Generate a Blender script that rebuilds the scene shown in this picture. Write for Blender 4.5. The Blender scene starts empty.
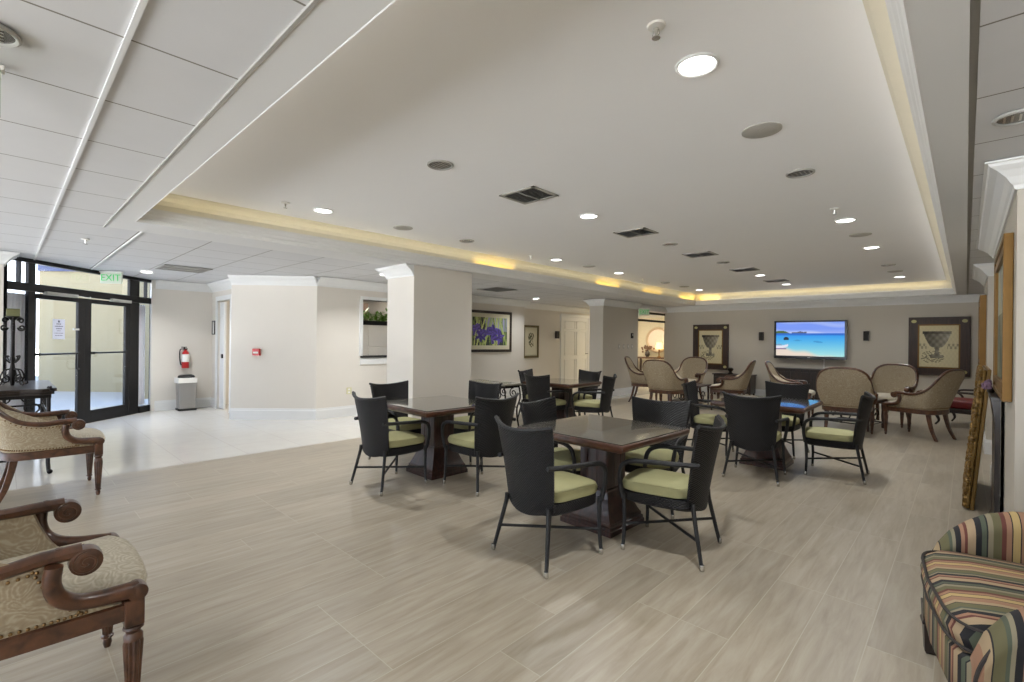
import bpy, math, random
from mathutils import Vector, Matrix
random.seed(7)
PI = math.pi
R = math.radians
scene = bpy.context.scene
COL = scene.collection

# ------------------------------------------------------------------ camera
cam = bpy.data.cameras.new('camera')
cam.sensor_width = 36.0
cam.lens = 481.0 * 36.0 / 1024.0
cam.clip_end = 200
cam_ob = bpy.data.objects.new('camera', cam)
COL.objects.link(cam_ob)
cam_ob.matrix_world = (Matrix.Translation((0, 0, 1.40)) @ Matrix.Rotation(R(43.35), 4, 'Z')
                       @ Matrix.Rotation(R(90), 4, 'X') @ Matrix.Rotation(R(0.65), 4, 'Z'))
scene.camera = cam_ob

# ------------------------------------------------------------------ world, sun, exposure
SKY = 2.2
GLOW_UP = 7.0  # glow strength below the horizon, added to brighten the ceilings
world = bpy.data.worlds.new('world')
scene.world = world
world.use_nodes = True
wn = world.node_tree.nodes
wl = world.node_tree.links
bg = wn['Background']
grad = wn.new('ShaderNodeTexCoord')
sep = wn.new('ShaderNodeSeparateXYZ')
rmp = wn.new('ShaderNodeValToRGB')
rmp.color_ramp.elements[0].color = (0.80, 0.88, 1.0, 1)
rmp.color_ramp.elements[1].color = (0.30, 0.52, 0.95, 1)
rmp.color_ramp.elements[1].position = 0.7
wl.new(grad.outputs['Generated'], sep.inputs[0])
wl.new(sep.outputs['Z'], rmp.inputs[0])
# below the horizon: added brighter glow that throws light up onto the ceilings
low = wn.new('ShaderNodeMath')
low.operation = 'LESS_THAN'
low.inputs[1].default_value = -0.02
wl.new(sep.outputs['Z'], low.inputs[0])
mixw = wn.new('ShaderNodeMix')
mixw.data_type = 'RGBA'
mixw.inputs[7].default_value = (0.94, 0.97, 1.0, 1)
wl.new(low.outputs[0], mixw.inputs[0])
wl.new(rmp.outputs[0], mixw.inputs[6])
wl.new(mixw.outputs[2], bg.inputs['Color'])
pw = wn.new('ShaderNodeMath')
pw.operation = 'MULTIPLY_ADD'
wl.new(low.outputs[0], pw.inputs[0])
pw.inputs[1].default_value = GLOW_UP - SKY
pw.inputs[2].default_value = SKY
wl.new(pw.outputs[0], bg.inputs['Strength'])
scene.view_settings.view_transform = 'Standard'
scene.view_settings.look = 'None'
scene.view_settings.gamma = 1.0
scene.view_settings.use_curve_mapping = False
scene.view_settings.exposure = 0.85
scene.cycles.use_denoising = True
scene.cycles.max_bounces = 8
scene.cycles.diffuse_bounces = 5
scene.cycles.sample_clamp_indirect = 4.0
scene.cycles.caustics_reflective = False
scene.cycles.caustics_refractive = False

sun = bpy.data.lights.new('sun', 'SUN')
sun.energy = .8
sun.angle = R(2)
sun.color = (1.0, 0.95, 0.86)
sun_ob = bpy.data.objects.new('sun', sun)
COL.objects.link(sun_ob)
_d = Vector((-0.687 * math.cos(R(60)), 0.727 * math.cos(R(60)), -math.sin(R(60))))
sun_ob.rotation_euler = _d.to_track_quat('-Z', 'Y').to_euler()
sun_ob.location = (-8, -6, 8)


def area(name, loc, sx, sy, power, color=(1, 1, 1), rot=(0, 0, 0), shape='RECTANGLE', spread=180):
    L = bpy.data.lights.new(name, 'AREA')
    L.shape = shape
    L.size = sx
    if shape in ('RECTANGLE', 'ELLIPSE'):
        L.size_y = sy
    L.energy = power
    L.color = color
    L.spread = R(spread)
    o = bpy.data.objects.new(name, L)
    o.location = loc
    o.rotation_euler = rot
    COL.objects.link(o)
    return o


CAN_W = 11.0        # watts of every lit can light
LOW_W = 16.0        # can lights of the low tiled ceiling
BACK_W = 7.0       # added fill can lights behind the viewpoint
WARM = (1.0, 0.90, 0.76)
COOL = (0.96, 0.98, 1.0)


# ------------------------------------------------------------------ helpers
class MB:
    def __init__(s):
        s.v = []
        s.f = []
        s.m = Matrix()

    def add(s, vs, fs):
        k = len(s.v)
        s.v += [tuple(s.m @ Vector(p)) for p in vs]
        s.f += [tuple(i + k for i in f) for f in fs]
        return s

    def box(s, x0, x1, y0, y1, z0, z1):
        vs = [(x, y, z) for z in (z0, z1) for (x, y) in ((x0, y0), (x1, y0), (x1, y1), (x0, y1))]
        return s.add(vs, [(3, 2, 1, 0), (4, 5, 6, 7), (0, 1, 5, 4), (1, 2, 6, 5), (2, 3, 7, 6), (3, 0, 4, 7)])

    def prism(s, poly, z0, z1):
        n = len(poly)
        vs = [(x, y, z0) for x, y in poly] + [(x, y, z1) for x, y in poly]
        return s.add(vs, [tuple(range(n - 1, -1, -1)), tuple(range(n, 2 * n))] +
                     [(i, (i + 1) % n, n + (i + 1) % n, n + i) for i in range(n)])

    def loft(s, rings, cap=True, closed=False):
        n = len(rings[0])
        vs = [p for r in rings for p in r]
        fs = []
        m = len(rings)
        for j in range(m if closed else m - 1):
            a, b = j * n, ((j + 1) % m) * n
            for i in range(n):
                fs.append((a + i, a + (i + 1) % n, b + (i + 1) % n, b + i))
        if cap and not closed:
            fs.append(tuple(range(n - 1, -1, -1)))
            fs.append(tuple(range((m - 1) * n, m * n)))
        return s.add(vs, fs)

    def tube(s, path, r, seg=8, flat=1.0, closed=False, cap=True, up=None):
        P = [Vector(p) for p in path]
        n = len(P)
        rings = []
        nrm = None
        for i in range(n):
            if closed:
                t = (P[(i + 1) % n] - P[i - 1]).normalized()
            else:
                t = (P[min(i + 1, n - 1)] - P[max(i - 1, 0)]).normalized()
            if nrm is None:
                g = Vector(up) if up else (Vector((0, 0, 1)) if abs(t.z) < .9 else Vector((1, 0, 0)))
                nrm = (g - t * g.dot(t)).normalized()
            else:
                if up and abs(Vector(up).dot(t)) < .95:
                    nrm = Vector(up)
                nrm = (nrm - t * nrm.dot(t)).normalized()
            b = t.cross(nrm)
            rr = r[i] if isinstance(r, (list, tuple)) else r
            rings.append([tuple(P[i] + (nrm * math.cos(a) * rr * flat + b * math.sin(a) * rr))
                          for a in [2 * PI * k / seg for k in range(seg)]])
        return s.loft(rings, cap, closed)

    def lathe(s, prof, c=(0, 0, 0), seg=20, lobes=0, amp=0.0):
        rings = []
        for r, z in prof:
            ring = []
            for k in range(seg):
                a = 2 * PI * k / seg
                q = r * (1 + amp * math.cos(lobes * a)) if lobes else r
                ring.append((c[0] + q * math.cos(a), c[1] + q * math.sin(a), c[2] + z))
            rings.append(ring)
        return s.loft(rings)

    def ball(s, c, r, seg=10, sz=1.0):
        n = max(4, seg // 2)
        return s.lathe([(max(1e-4, r * math.sin(PI * j / n)), -r * sz * math.cos(PI * j / n)) for j in range(n + 1)], c, seg)

    def grid(s, fn, nu, nv):
        vs = [fn(i / nu, j / nv) for j in range(nv + 1) for i in range(nu + 1)]
        fs = [(j * (nu + 1) + i, j * (nu + 1) + i + 1, (j + 1) * (nu + 1) + i + 1, (j + 1) * (nu + 1) + i)
              for j in range(nv) for i in range(nu)]
        return s.add(vs, fs)

    def shell(s, fn, nu, nv, th, inward=None):
        """closed sheet: fn(u,v) with thickness th along its normal"""
        e = 1e-3
        rows = []
        for j in range(nv + 1):
            outer, inner = [], []
            for i in range(nu + 1):
                u, v = i / nu, j / nv
                p = Vector(fn(u, v))
                du = Vector(fn(min(1, u + e), v)) - Vector(fn(max(0, u - e), v))
                dv = Vector(fn(u, min(1, v + e))) - Vector(fn(u, max(0, v - e)))
                n = du.cross(dv).normalized()
                t = th(u, v) if callable(th) else th
                outer.append(tuple(p))
                inner.append(tuple(p + n * t))
            rows.append(outer + inner[::-1])
        return s.loft(rows)

    def build(s, name, mat, parent=None, smooth=True, bevel=0.0, segs=2, angle=40):
        me = bpy.data.meshes.new(name)
        me.from_pydata(s.v, [], s.f)
        me.validate()
        me.update()
        o = bpy.data.objects.new(name, me)
        COL.objects.link(o)
        if mat:
            me.materials.append(mat)
        if smooth:
            me.polygons.foreach_set('use_smooth', [True] * len(me.polygons))
            try:
                me.set_sharp_from_angle(angle=R(angle))
            except Exception:
                pass
        if bevel:
            b = o.modifiers.new('bevel', 'BEVEL')
            b.width = bevel
            b.segments = segs
            b.limit_method = 'ANGLE'
            b.angle_limit = R(35)
        if parent:
            o.parent = parent
        return o


def tag(o, label=None, cat=None, group=None, kind=None):
    if label: o['label'] = label
    if cat: o['category'] = cat
    if group: o['group'] = group
    if kind: o['kind'] = kind
    return o


def thing(name, label, cat, loc=(0, 0, 0), rz=0.0, group=None):
    o = bpy.data.objects.new(name, None)
    o.empty_display_size = .2
    COL.objects.link(o)
    o.location = loc
    o.rotation_euler = (0, 0, rz)
    return tag(o, label, cat, group)


def struct(name, mb, mat, parent=None, **k):
    o = mb.build(name, mat, parent, smooth=k.pop('smooth', False), **k)
    o['kind'] = 'structure'
    return o


def copy_tree(o, parent=None):
    c = o.copy()
    COL.objects.link(c)
    if parent: c.parent = parent
    for ch in [x for x in KIDS(o)]:
        copy_tree(ch, c)
    return c


def KIDS(o):
    return [x for x in COL.objects if x.parent == o]


def place(proto, used, loc, rz, label, group=None):
    """first call moves the prototype itself, later calls copy it with all its parts"""
    if not used:
        used.append(1)
        o = proto
    else:
        o = copy_tree(proto)
    o.location = loc
    o.rotation_euler = (0, 0, rz)
    o['label'] = label
    if group: o['group'] = group
    return o


def lerp(a, b, t): return a + (b - a) * t


def knots(ts, vs, t):
    """smooth interpolation through knots"""
    n = len(ts)
    if t <= ts[0]: return vs[0]
    if t >= ts[-1]: return vs[-1]
    for i in range(n - 1):
        if t <= ts[i + 1]:
            h = ts[i + 1] - ts[i]
            x = (t - ts[i]) / h
            m0 = (vs[i + 1] - vs[max(i - 1, 0)]) / (ts[i + 1] - ts[max(i - 1, 0)]) * h
            m1 = (vs[min(i + 2, n - 1)] - vs[i]) / (ts[min(i + 2, n - 1)] - ts[i]) * h
            return ((2 * x ** 3 - 3 * x * x + 1) * vs[i] + (x ** 3 - 2 * x * x + x) * m0 +
                    (-2 * x ** 3 + 3 * x * x) * vs[i + 1] + (x ** 3 - x * x) * m1)


def curve_pts(pts, n=24):
    """Catmull-Rom through 3-D points"""
    ts = [i / (len(pts) - 1) for i in range(len(pts))]
    return [tuple(knots(ts, [p[k] for p in pts], j / n) for k in range(3)) for j in range(n + 1)]


def spiral(c, r0, r1, a0, turns, n=28, plane='xz'):
    out = []
    for i in range(n + 1):
        t = i / n
        r = lerp(r0, r1, t)
        a = a0 + turns * 2 * PI * t
        x, z = r * math.cos(a), r * math.sin(a)
        out.append((c[0] + x, c[1], c[2] + z) if plane == 'xz' else (c[0], c[1] + x, c[2] + z))
    return out


# ------------------------------------------------------------------ materials
def S(r, g, b):
    """sRGB 0-255 to linear"""
    return tuple(((c / 255) / 12.92 if c / 255 <= .04045 else ((c / 255 + .055) / 1.055) ** 2.4) for c in (r, g, b)) + (1,)


def new_mat(name):
    m = bpy.data.materials.new(name)
    m.use_nodes = True
    return m, m.node_tree.nodes, m.node_tree.links, m.node_tree.nodes['Principled BSDF']


def plain(name, col, rough=.5, metal=0.0, var=0.06, scale=12.0, bump=0.0, bscale=60.0, coat=0.0, stretch=(1, 1, 1), spec=None):
    m, n, l, b = new_mat(name)
    tc = n.new('ShaderNodeTexCoord')
    mp = n.new('ShaderNodeMapping')
    mp.inputs['Scale'].default_value = stretch
    l.new(tc.outputs['Object'], mp.inputs[0])
    nz = n.new('ShaderNodeTexNoise')
    nz.inputs['Scale'].default_value = scale
    nz.inputs['Detail'].default_value = 4
    l.new(mp.outputs[0], nz.inputs['Vector'])
    mx = n.new('ShaderNodeMix')
    mx.data_type = 'RGBA'
    mx.inputs[6].default_value = tuple(c * (1 - var) for c in col[:3]) + (1,)
    mx.inputs[7].default_value = tuple(min(1, c * (1 + var)) for c in col[:3]) + (1,)
    l.new(nz.outputs['Fac'], mx.inputs[0])
    l.new(mx.outputs[2], b.inputs['Base Color'])
    b.inputs['Roughness'].default_value = rough
    b.inputs['Metallic'].default_value = metal
    if coat: b.inputs['Coat Weight'].default_value = coat
    if spec is not None: b.inputs['Specular IOR Level'].default_value = spec
    if bump:
        nb = n.new('ShaderNodeTexNoise')
        nb.inputs['Scale'].default_value = bscale
        l.new(mp.outputs[0], nb.inputs['Vector'])
        bp = n.new('ShaderNodeBump')
        bp.inputs['Strength'].default_value = bump
        bp.inputs['Distance'].default_value = .01
        l.new(nb.outputs['Fac'], bp.inputs['Height'])
        l.new(bp.outputs[0], b.inputs['Normal'])
    return m


def emit(name, col, strength):
    m, n, l, b = new_mat(name)
    b.inputs['Base Color'].default_value = col
    b.inputs['Emission Color'].default_value = col
    b.inputs['Emission Strength'].default_value = strength
    return m


def math_node(n, l, op, a, b=None, clamp=False):
    k = n.new('ShaderNodeMath')
    k.operation = op
    k.use_clamp = clamp
    for i, x in enumerate((a, b)):
        if x is None: continue
        if isinstance(x, (int, float)):
            k.inputs[i].default_value = x
        else:
            l.new(x, k.inputs[i])
    return k.outputs[0]


def floor_planks():
    m, n, l, b = new_mat('wood_look_floor_planks')
    tc = n.new('ShaderNodeTexCoord')
    sp = n.new('ShaderNodeSeparateXYZ')
    l.new(tc.outputs['Object'], sp.inputs[0])
    W, LN = .238, 1.22
    M = lambda op, a, c=None, cl=False: math_node(n, l, op, a, c, cl)
    cx = M('DIVIDE', M('ADD', sp.outputs['X'], .09 + 40 * W), W)
    ix = M('FLOOR', cx)
    fx = M('FRACT', cx)
    wn1 = n.new('ShaderNodeTexWhiteNoise')
    wn1.noise_dimensions = '1D'
    l.new(ix, wn1.inputs['W'])
    cy = M('ADD', M('DIVIDE', M('ADD', sp.outputs['Y'], 20), LN), M('MULTIPLY', M('ROUND', M('MULTIPLY', wn1.outputs['Value'], 3)), .3333))
    iy = M('FLOOR', cy)
    fy = M('FRACT', cy)
    ex = M('MULTIPLY', M('MINIMUM', fx, M('SUBTRACT', 1, fx)), W)
    ey = M('MULTIPLY', M('MINIMUM', fy, M('SUBTRACT', 1, fy)), LN)
    edge = M('MINIMUM', ex, ey)
    joint = M('LESS_THAN', edge, .0022)
    cb = n.new('ShaderNodeCombineXYZ')
    l.new(ix, cb.inputs[0]); l.new(iy, cb.inputs[1])
    wn2 = n.new('ShaderNodeTexWhiteNoise')
    wn2.noise_dimensions = '3D'
    l.new(cb.outputs[0], wn2.inputs['Vector'])
    # streaky grain, shifted plank by plank
    mp = n.new('ShaderNodeMapping')
    mp.inputs['Scale'].default_value = (22, 2.2, 1)
    ad = n.new('ShaderNodeVectorMath')
    ad.operation = 'ADD'
    sc = n.new('ShaderNodeVectorMath')
    sc.operation = 'SCALE'
    sc.inputs['Scale'].default_value = 7
    l.new(wn2.outputs['Color'], sc.inputs[0])
    l.new(tc.outputs['Object'], ad.inputs[0]); l.new(sc.outputs[0], ad.inputs[1])
    l.new(ad.outputs[0], mp.inputs[0])
    nz = n.new('ShaderNodeTexNoise')
    nz.inputs['Scale'].default_value = 1.0
    nz.inputs['Detail'].default_value = 7
    nz.inputs['Roughness'].default_value = .62
    nz.inputs['Distortion'].default_value = .5
    l.new(mp.outputs[0], nz.inputs['Vector'])
    cr = n.new('ShaderNodeValToRGB')
    e = cr.color_ramp.elements
    e[0].position = .22; e[0].color = S(136, 124, 104)
    e[1].position = .78; e[1].color = S(172, 164, 148)
    k = e.new(.5); k.color = S(157, 146, 128)
    l.new(nz.outputs['Fac'], cr.inputs[0])
    hs = n.new('ShaderNodeHueSaturation')
    l.new(cr.outputs[0], hs.inputs['Color'])
    l.new(M('ADD', M('MULTIPLY', wn2.outputs['Value'], .16), .935), hs.inputs['Value'])
    mx = n.new('ShaderNodeMix'); mx.data_type = 'RGBA'
    l.new(joint, mx.inputs[0])
    l.new(hs.outputs[0], mx.inputs[6])
    mx.inputs[7].default_value = S(173, 165, 147)
    l.new(mx.outputs[2], b.inputs['Base Color'])
    l.new(M('ADD', M('MULTIPLY', nz.outputs['Fac'], .18), .27), b.inputs['Roughness'])
    bp = n.new('ShaderNodeBump'); bp.inputs['Strength'].default_value = .25; bp.inputs['Distance'].default_value = .004
    l.new(M('MINIMUM', edge, .004), bp.inputs['Height'])
    bp.inputs['Strength'].default_value = .6
    l.new(bp.outputs[0], b.inputs['Normal'])
    return m


def grid_mat(name, col, line, ox, oy, px, py, w, rough=.6, bump=0, wave=.03):
    """flat colour with thin ruled lines: tiles of px by py"""
    m, n, l, b = new_mat(name)
    tc = n.new('ShaderNodeTexCoord')
    sp = n.new('ShaderNodeSeparateXYZ')
    l.new(tc.outputs['Object'], sp.inputs[0])
    M = lambda op, a, c=None, cl=False: math_node(n, l, op, a, c, cl)
    def edge(out, o, p):
        f = M('FRACT', M('DIVIDE', M('ADD', out, -o + 60 * p), p))
        return M('MULTIPLY', M('MINIMUM', f, M('SUBTRACT', 1, f)), p)
    ed = M('MINIMUM', edge(sp.outputs['X'], ox, px), edge(sp.outputs['Y'], oy, py))
    nz = n.new('ShaderNodeTexNoise'); nz.inputs['Scale'].default_value = 5
    l.new(tc.outputs['Object'], nz.inputs['Vector'])
    c0 = n.new('ShaderNodeMix'); c0.data_type = 'RGBA'
    c0.inputs[6].default_value = tuple(c * (1 - wave) for c in col[:3]) + (1,)
    c0.inputs[7].default_value = tuple(min(1, c * (1 + wave)) for c in col[:3]) + (1,)
    l.new(nz.outputs['Fac'], c0.inputs[0])
    mx = n.new('ShaderNodeMix'); mx.data_type = 'RGBA'
    l.new(M('LESS_THAN', ed, w), mx.inputs[0])
    l.new(c0.outputs[2], mx.inputs[6])
    mx.inputs[7].default_value = line
    l.new(mx.outputs[2], b.inputs['Base Color'])
    b.inputs['Roughness'].default_value = rough
    return m


def stripes(name, axis, period=.30, off=0.0):
    m, n, l, b = new_mat(name)
    tc = n.new('ShaderNodeTexCoord')
    sp = n.new('ShaderNodeSeparateXYZ')
    l.new(tc.outputs['Object'], sp.inputs[0])
    v = math_node(n, l, 'FRACT', math_node(n, l, 'DIVIDE', math_node(n, l, 'ADD', sp.outputs[axis], 5 + off), period))
    cr = n.new('ShaderNodeValToRGB')
    cr.color_ramp.interpolation = 'CONSTANT'
    K = dict(c=(172, 148, 98), k=(28, 26, 28), o=(96, 91, 62), p=(146, 110, 86), s=(130, 121, 98), m=(96, 52, 42), t=(158, 136, 106), g=(76, 82, 66))
    seq = [('p', .085), ('k', .012), ('c', .07), ('k', .012), ('p', .055), ('m', .045), ('o', .085), ('s', .05), ('k', .015), ('g', .05), ('k', .06), ('t', .085), ('m', .03), ('p', .04), ('k', .055), ('s', .035), ('g', .03), ('o', .085), ('k', .012), ('t', .06)]
    tot = sum(w for _, w in seq)
    e = cr.color_ramp.elements
    pos = 0
    for i, (k, w) in enumerate(seq):
        x = e[0] if i == 0 else (e[1] if i == 1 else e.new(pos))
        x.position = pos
        x.color = S(*K[k])
        pos += w / tot
    l.new(v, cr.inputs[0])
    nz = n.new('ShaderNodeTexNoise'); nz.inputs['Scale'].default_value = 400
    l.new(tc.outputs['Object'], nz.inputs['Vector'])
    l.new(cr.outputs[0], b.inputs['Base Color'])
    bp = n.new('ShaderNodeBump'); bp.inputs['Strength'].default_value = .2; bp.inputs['Distance'].default_value = .002
    l.new(nz.outputs['Fac'], bp.inputs['Height']); l.new(bp.outputs[0], b.inputs['Normal'])
    b.inputs['Roughness'].default_value = .85
    return m


def paisley(name, a, c, d):
    m, n, l, b = new_mat(name)
    tc = n.new('ShaderNodeTexCoord')
    nz = n.new('ShaderNodeTexNoise'); nz.inputs['Scale'].default_value = 6
    l.new(tc.outputs['Object'], nz.inputs['Vector'])
    sc = n.new('ShaderNodeVectorMath'); sc.operation = 'SCALE'; sc.inputs['Scale'].default_value = .22
    l.new(nz.outputs['Color'], sc.inputs[0])
    ad = n.new('ShaderNodeVectorMath'); ad.operation = 'ADD'
    l.new(tc.outputs['Object'], ad.inputs[0]); l.new(sc.outputs[0], ad.inputs[1])
    vo = n.new('ShaderNodeTexVoronoi'); vo.inputs['Scale'].default_value = 9.0
    l.new(ad.outputs[0], vo.inputs['Vector'])
    wv = math_node(n, l, 'SINE', math_node(n, l, 'MULTIPLY', vo.outputs['Distance'], 40))
    th = math_node(n, l, 'ADD', math_node(n, l, 'MULTIPLY', wv, .5), .5)
    fine = n.new('ShaderNodeTexVoronoi'); fine.inputs['Scale'].default_value = 75
    l.new(ad.outputs[0], fine.inputs['Vector'])
    cr = n.new('ShaderNodeValToRGB')
    e = cr.color_ramp.elements
    e[0].position = .1; e[0].color = a
    e[1].position = .95; e[1].color = d
    k = e.new(.62); k.color = c
    v = math_node(n, l, 'ADD', math_node(n, l, 'MULTIPLY', th, .46), math_node(n, l, 'MULTIPLY', fine.outputs['Distance'], .75))
    l.new(v, cr.inputs[0])
    l.new(cr.outputs[0], b.inputs['Base Color'])
    b.inputs['Roughness'].default_value = .8
    bp = n.new('ShaderNodeBump'); bp.inputs['Strength'].default_value = .15; bp.inputs['Distance'].default_value = .002
    l.new(v, bp.inputs['Height']); l.new(bp.outputs[0], b.inputs['Normal'])
    return m


def wicker():
    m, n, l, b = new_mat('dark_woven_wicker')
    tc = n.new('ShaderNodeTexCoord')
    sp = n.new('ShaderNodeSeparateXYZ')
    l.new(tc.outputs['Object'], sp.inputs[0])
    M = lambda op, a, c=None, cl=False: math_node(n, l, op, a, c, cl)
    h = M('ADD', sp.outputs['X'], sp.outputs['Y'])
    w = M('MULTIPLY', M('SINE', M('MULTIPLY', h, 2 * PI / .022)), M('SINE', M('MULTIPLY', sp.outputs['Z'], 2 * PI / .018)))
    cr = n.new('ShaderNodeValToRGB')
    cr.color_ramp.elements[0].color = S(12, 11, 12)
    cr.color_ramp.elements[1].color = S(30, 28, 29)
    l.new(M('ADD', M('MULTIPLY', w, .5), .5), cr.inputs[0])
    l.new(cr.outputs[0], b.inputs['Base Color'])
    bp = n.new('ShaderNodeBump'); bp.inputs['Strength'].default_value = .8; bp.inputs['Distance'].default_value = .004
    l.new(w, bp.inputs['Height']); l.new(bp.outputs[0], b.inputs['Normal'])
    b.inputs['Roughness'].default_value = .48
    b.inputs['Specular IOR Level'].default_value = .35
    return m


def wood(name, dark, light, rough=.3, stretch=(14, 14, 1.2), coat=.3):
    m, n, l, b = new_mat(name)
    tc = n.new('ShaderNodeTexCoord')
    mp = n.new('ShaderNodeMapping'); mp.inputs['Scale'].default_value = stretch
    l.new(tc.outputs['Object'], mp.inputs[0])
    nz = n.new('ShaderNodeTexNoise'); nz.inputs['Scale'].default_value = 3; nz.inputs['Detail'].default_value = 6; nz.inputs['Distortion'].default_value = .6
    l.new(mp.outputs[0], nz.inputs['Vector'])
    cr = n.new('ShaderNodeValToRGB')
    cr.color_ramp.elements[0].position = .3; cr.color_ramp.elements[0].color = dark
    cr.color_ramp.elements[1].position = .7; cr.color_ramp.elements[1].color = light
    l.new(nz.outputs['Fac'], cr.inputs[0]); l.new(cr.outputs[0], b.inputs['Base Color'])
    b.inputs['Roughness'].default_value = rough
    b.inputs['Coat Weight'].default_value = coat
    b.inputs['Coat Roughness'].default_value = .15
    return m


def glass(name, tint=(1, 1, 1, 1), refl=.08):
    m, n, l, b = new_mat(name)
    out = n['Material Output']
    tr = n.new('ShaderNodeBsdfTransparent'); tr.inputs[0].default_value = tint
    gl = n.new('ShaderNodeBsdfGlossy'); gl.inputs['Roughness'].default_value = .02
    fr = n.new('ShaderNodeLayerWeight'); fr.inputs['Blend'].default_value = .12
    mx = n.new('ShaderNodeMixShader')
    l.new(math_node(n, l, 'ADD', math_node(n, l, 'MULTIPLY', fr.outputs['Facing'], .25), .03), mx.inputs[0]); l.new(tr.outputs[0], mx.inputs[1]); l.new(gl.outputs[0], mx.inputs[2])
    l.new(mx.outputs[0], out.inputs['Surface'])
    return m


def painted(name, attr='art', rough=.6, em=0.0):
    m, n, l, b = new_mat(name)
    a = n.new('ShaderNodeAttribute'); a.attribute_name = attr
    l.new(a.outputs['Color'], b.inputs['Base Color'])
    b.inputs['Roughness'].default_value = rough
    if em:
        b.inputs['Base Color'].default_value = (0, 0, 0, 1)
        for k in list(b.inputs['Base Color'].links): l.remove(k)
        b.inputs['Base Color'].default_value = (.01, .01, .01, 1)
        l.new(a.outputs['Color'], b.inputs['Emission Color'])
        b.inputs['Emission Strength'].default_value = em
    return m


M_CEIL = plain('white_ceiling_paint', S(246, 246, 247), .8, var=.012, scale=2)
M_CEILB = plain('shaded_ceiling_paint', S(216, 216, 215), .8, var=.012, scale=2)  # the ceiling white with shade put into the colour for the border
M_WALL = plain('cream_wall_paint', S(214, 208, 198), .75, var=.015, scale=3, bump=.03)
M_WALLG = plain('greige_wall_paint', S(192, 185, 172), .75, var=.015, scale=3, bump=.03)
M_TRIM = plain('white_trim_gloss', S(220, 220, 218), .4, var=.01)
M_COVE = plain('cream_cove_paint', S(224, 218, 200), .7, var=.03)
M_FLOOR = floor_planks()
M_FLOOR2 = grid_mat('pale_polished_tile_floor', S(206, 202, 194), S(188, 183, 175), -6.27, .1, .65, .65, .003, rough=.14, wave=.05)
M_TILE = grid_mat('acoustic_ceiling_tiles', S(206, 206, 207), S(120, 116, 108), -2.21, .30, .65, .65, .005, rough=.85)
M_BLACKM = plain('dark_bronze_metal', S(36, 35, 35), .35, .6, var=.05)
M_GLASS = glass('clear_glass')
M_WICKER = wicker()
M_RATTAN = plain('dark_wrapped_rattan', S(18, 17, 18), .45, var=.3, scale=90, bump=.5, bscale=220)
M_FRAME = wood('picture_frame_wood', S(40, 26, 18), S(66, 44, 32), .5, coat=0)
M_GREEN = plain('sage_green_cushion', S(164, 160, 116), .85, var=.10, scale=14, bump=.15, bscale=90)
M_CHROME = plain('brushed_steel', S(200, 198, 192), .25, .9, var=.03)
M_MAHOG = wood('dark_mahogany', S(36, 20, 16), S(66, 38, 30), .32)
M_CHERRY = wood('carved_cherry_wood', S(54, 32, 20), S(98, 62, 40), .34, stretch=(6, 6, 6))
M_ESPR = wood('espresso_wood', S(24, 17, 14), S(48, 34, 26), .4)
M_GLTOP = plain('grey_reflection_tabletop', S(80, 76, 68), .14, 0, var=.03, coat=.8)  # grey of the reflected ceiling put into the glass colour
M_FAB = paisley('tan_paisley_fabric', S(150, 134, 110), S(164, 149, 124), S(180, 168, 144))
M_SEAT = paisley('pale_paisley_seat_fabric', S(170, 160, 140), S(184, 175, 155), S(200, 192, 174))
M_NAIL = plain('antique_brass_nail', S(120, 92, 56), .35, .8)
M_STX = stripes('striped_fabric_across', 'X', .30)
M_STY = stripes('striped_fabric_along', 'Y', .30, .04)
M_WELT = plain('dark_welt_cord', S(52, 46, 42), .8, var=.4, scale=120)
M_GOLD = plain('gilt_moulding', S(116, 84, 34), .45, .5, var=.15, scale=8)
M_GOLDD = plain('old_gilt_side', S(112, 84, 36), .5, .5, var=.25, scale=14)
M_GOLDC = plain('carved_gilt_leaf', S(132, 104, 58), .38, .8, var=.8, scale=45, bump=.8, bscale=70)
M_IRON = plain('wrought_iron', S(34, 31, 30), .45, .7, var=.2, scale=40)
M_RED = plain('dark_red_leather', S(112, 26, 28), .4, var=.1)
M_LIT = emit('lit_lamp', (1.0, .98, .93, 1), 5)
M_CURT = plain('sheer_white_curtain', S(226, 226, 232), .8, var=.03)
M_LEAF = plain('leaf_green', S(86, 122, 40), .5, var=.5, scale=30)
M_GREY = plain('grey_vent_metal', S(170, 168, 162), .5, .3)
M_DUCT = plain('duct_shadow', S(84, 82, 78), .8)
M_DARK = plain('matte_dark_grey', S(40, 39, 37), .8)  # plain dark grey of worktop, sill and small fittings
M_STEEL = plain('brushed_bin_steel', S(158, 156, 152), .32, .75, var=.06, stretch=(1, 1, 20))
M_REDP = plain('red_enamel', S(176, 24, 24), .3)
M_WHP = plain('white_plastic', S(232, 230, 224), .4)
M_TILEW = plain('speaker_grille', S(176, 173, 166), .7, bump=.2)

# ------------------------------------------------------------------ room shell
CZ = 2.467         # height of the low ceiling
TZ = 2.75          # height of the raised tray
TX0, TX1, TY0, TY1 = -5.60, -.15, .84, 13.47     # lower edge of the tray
FLX = -6.27

b = MB(); b.box(FLX, 3, -5, 17, -.1, 0); struct('floor', b, M_FLOOR)
b = MB(); b.box(-12.5, FLX, -5, 17, -.1, 0); struct('floor_entry', b, M_FLOOR2)

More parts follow.
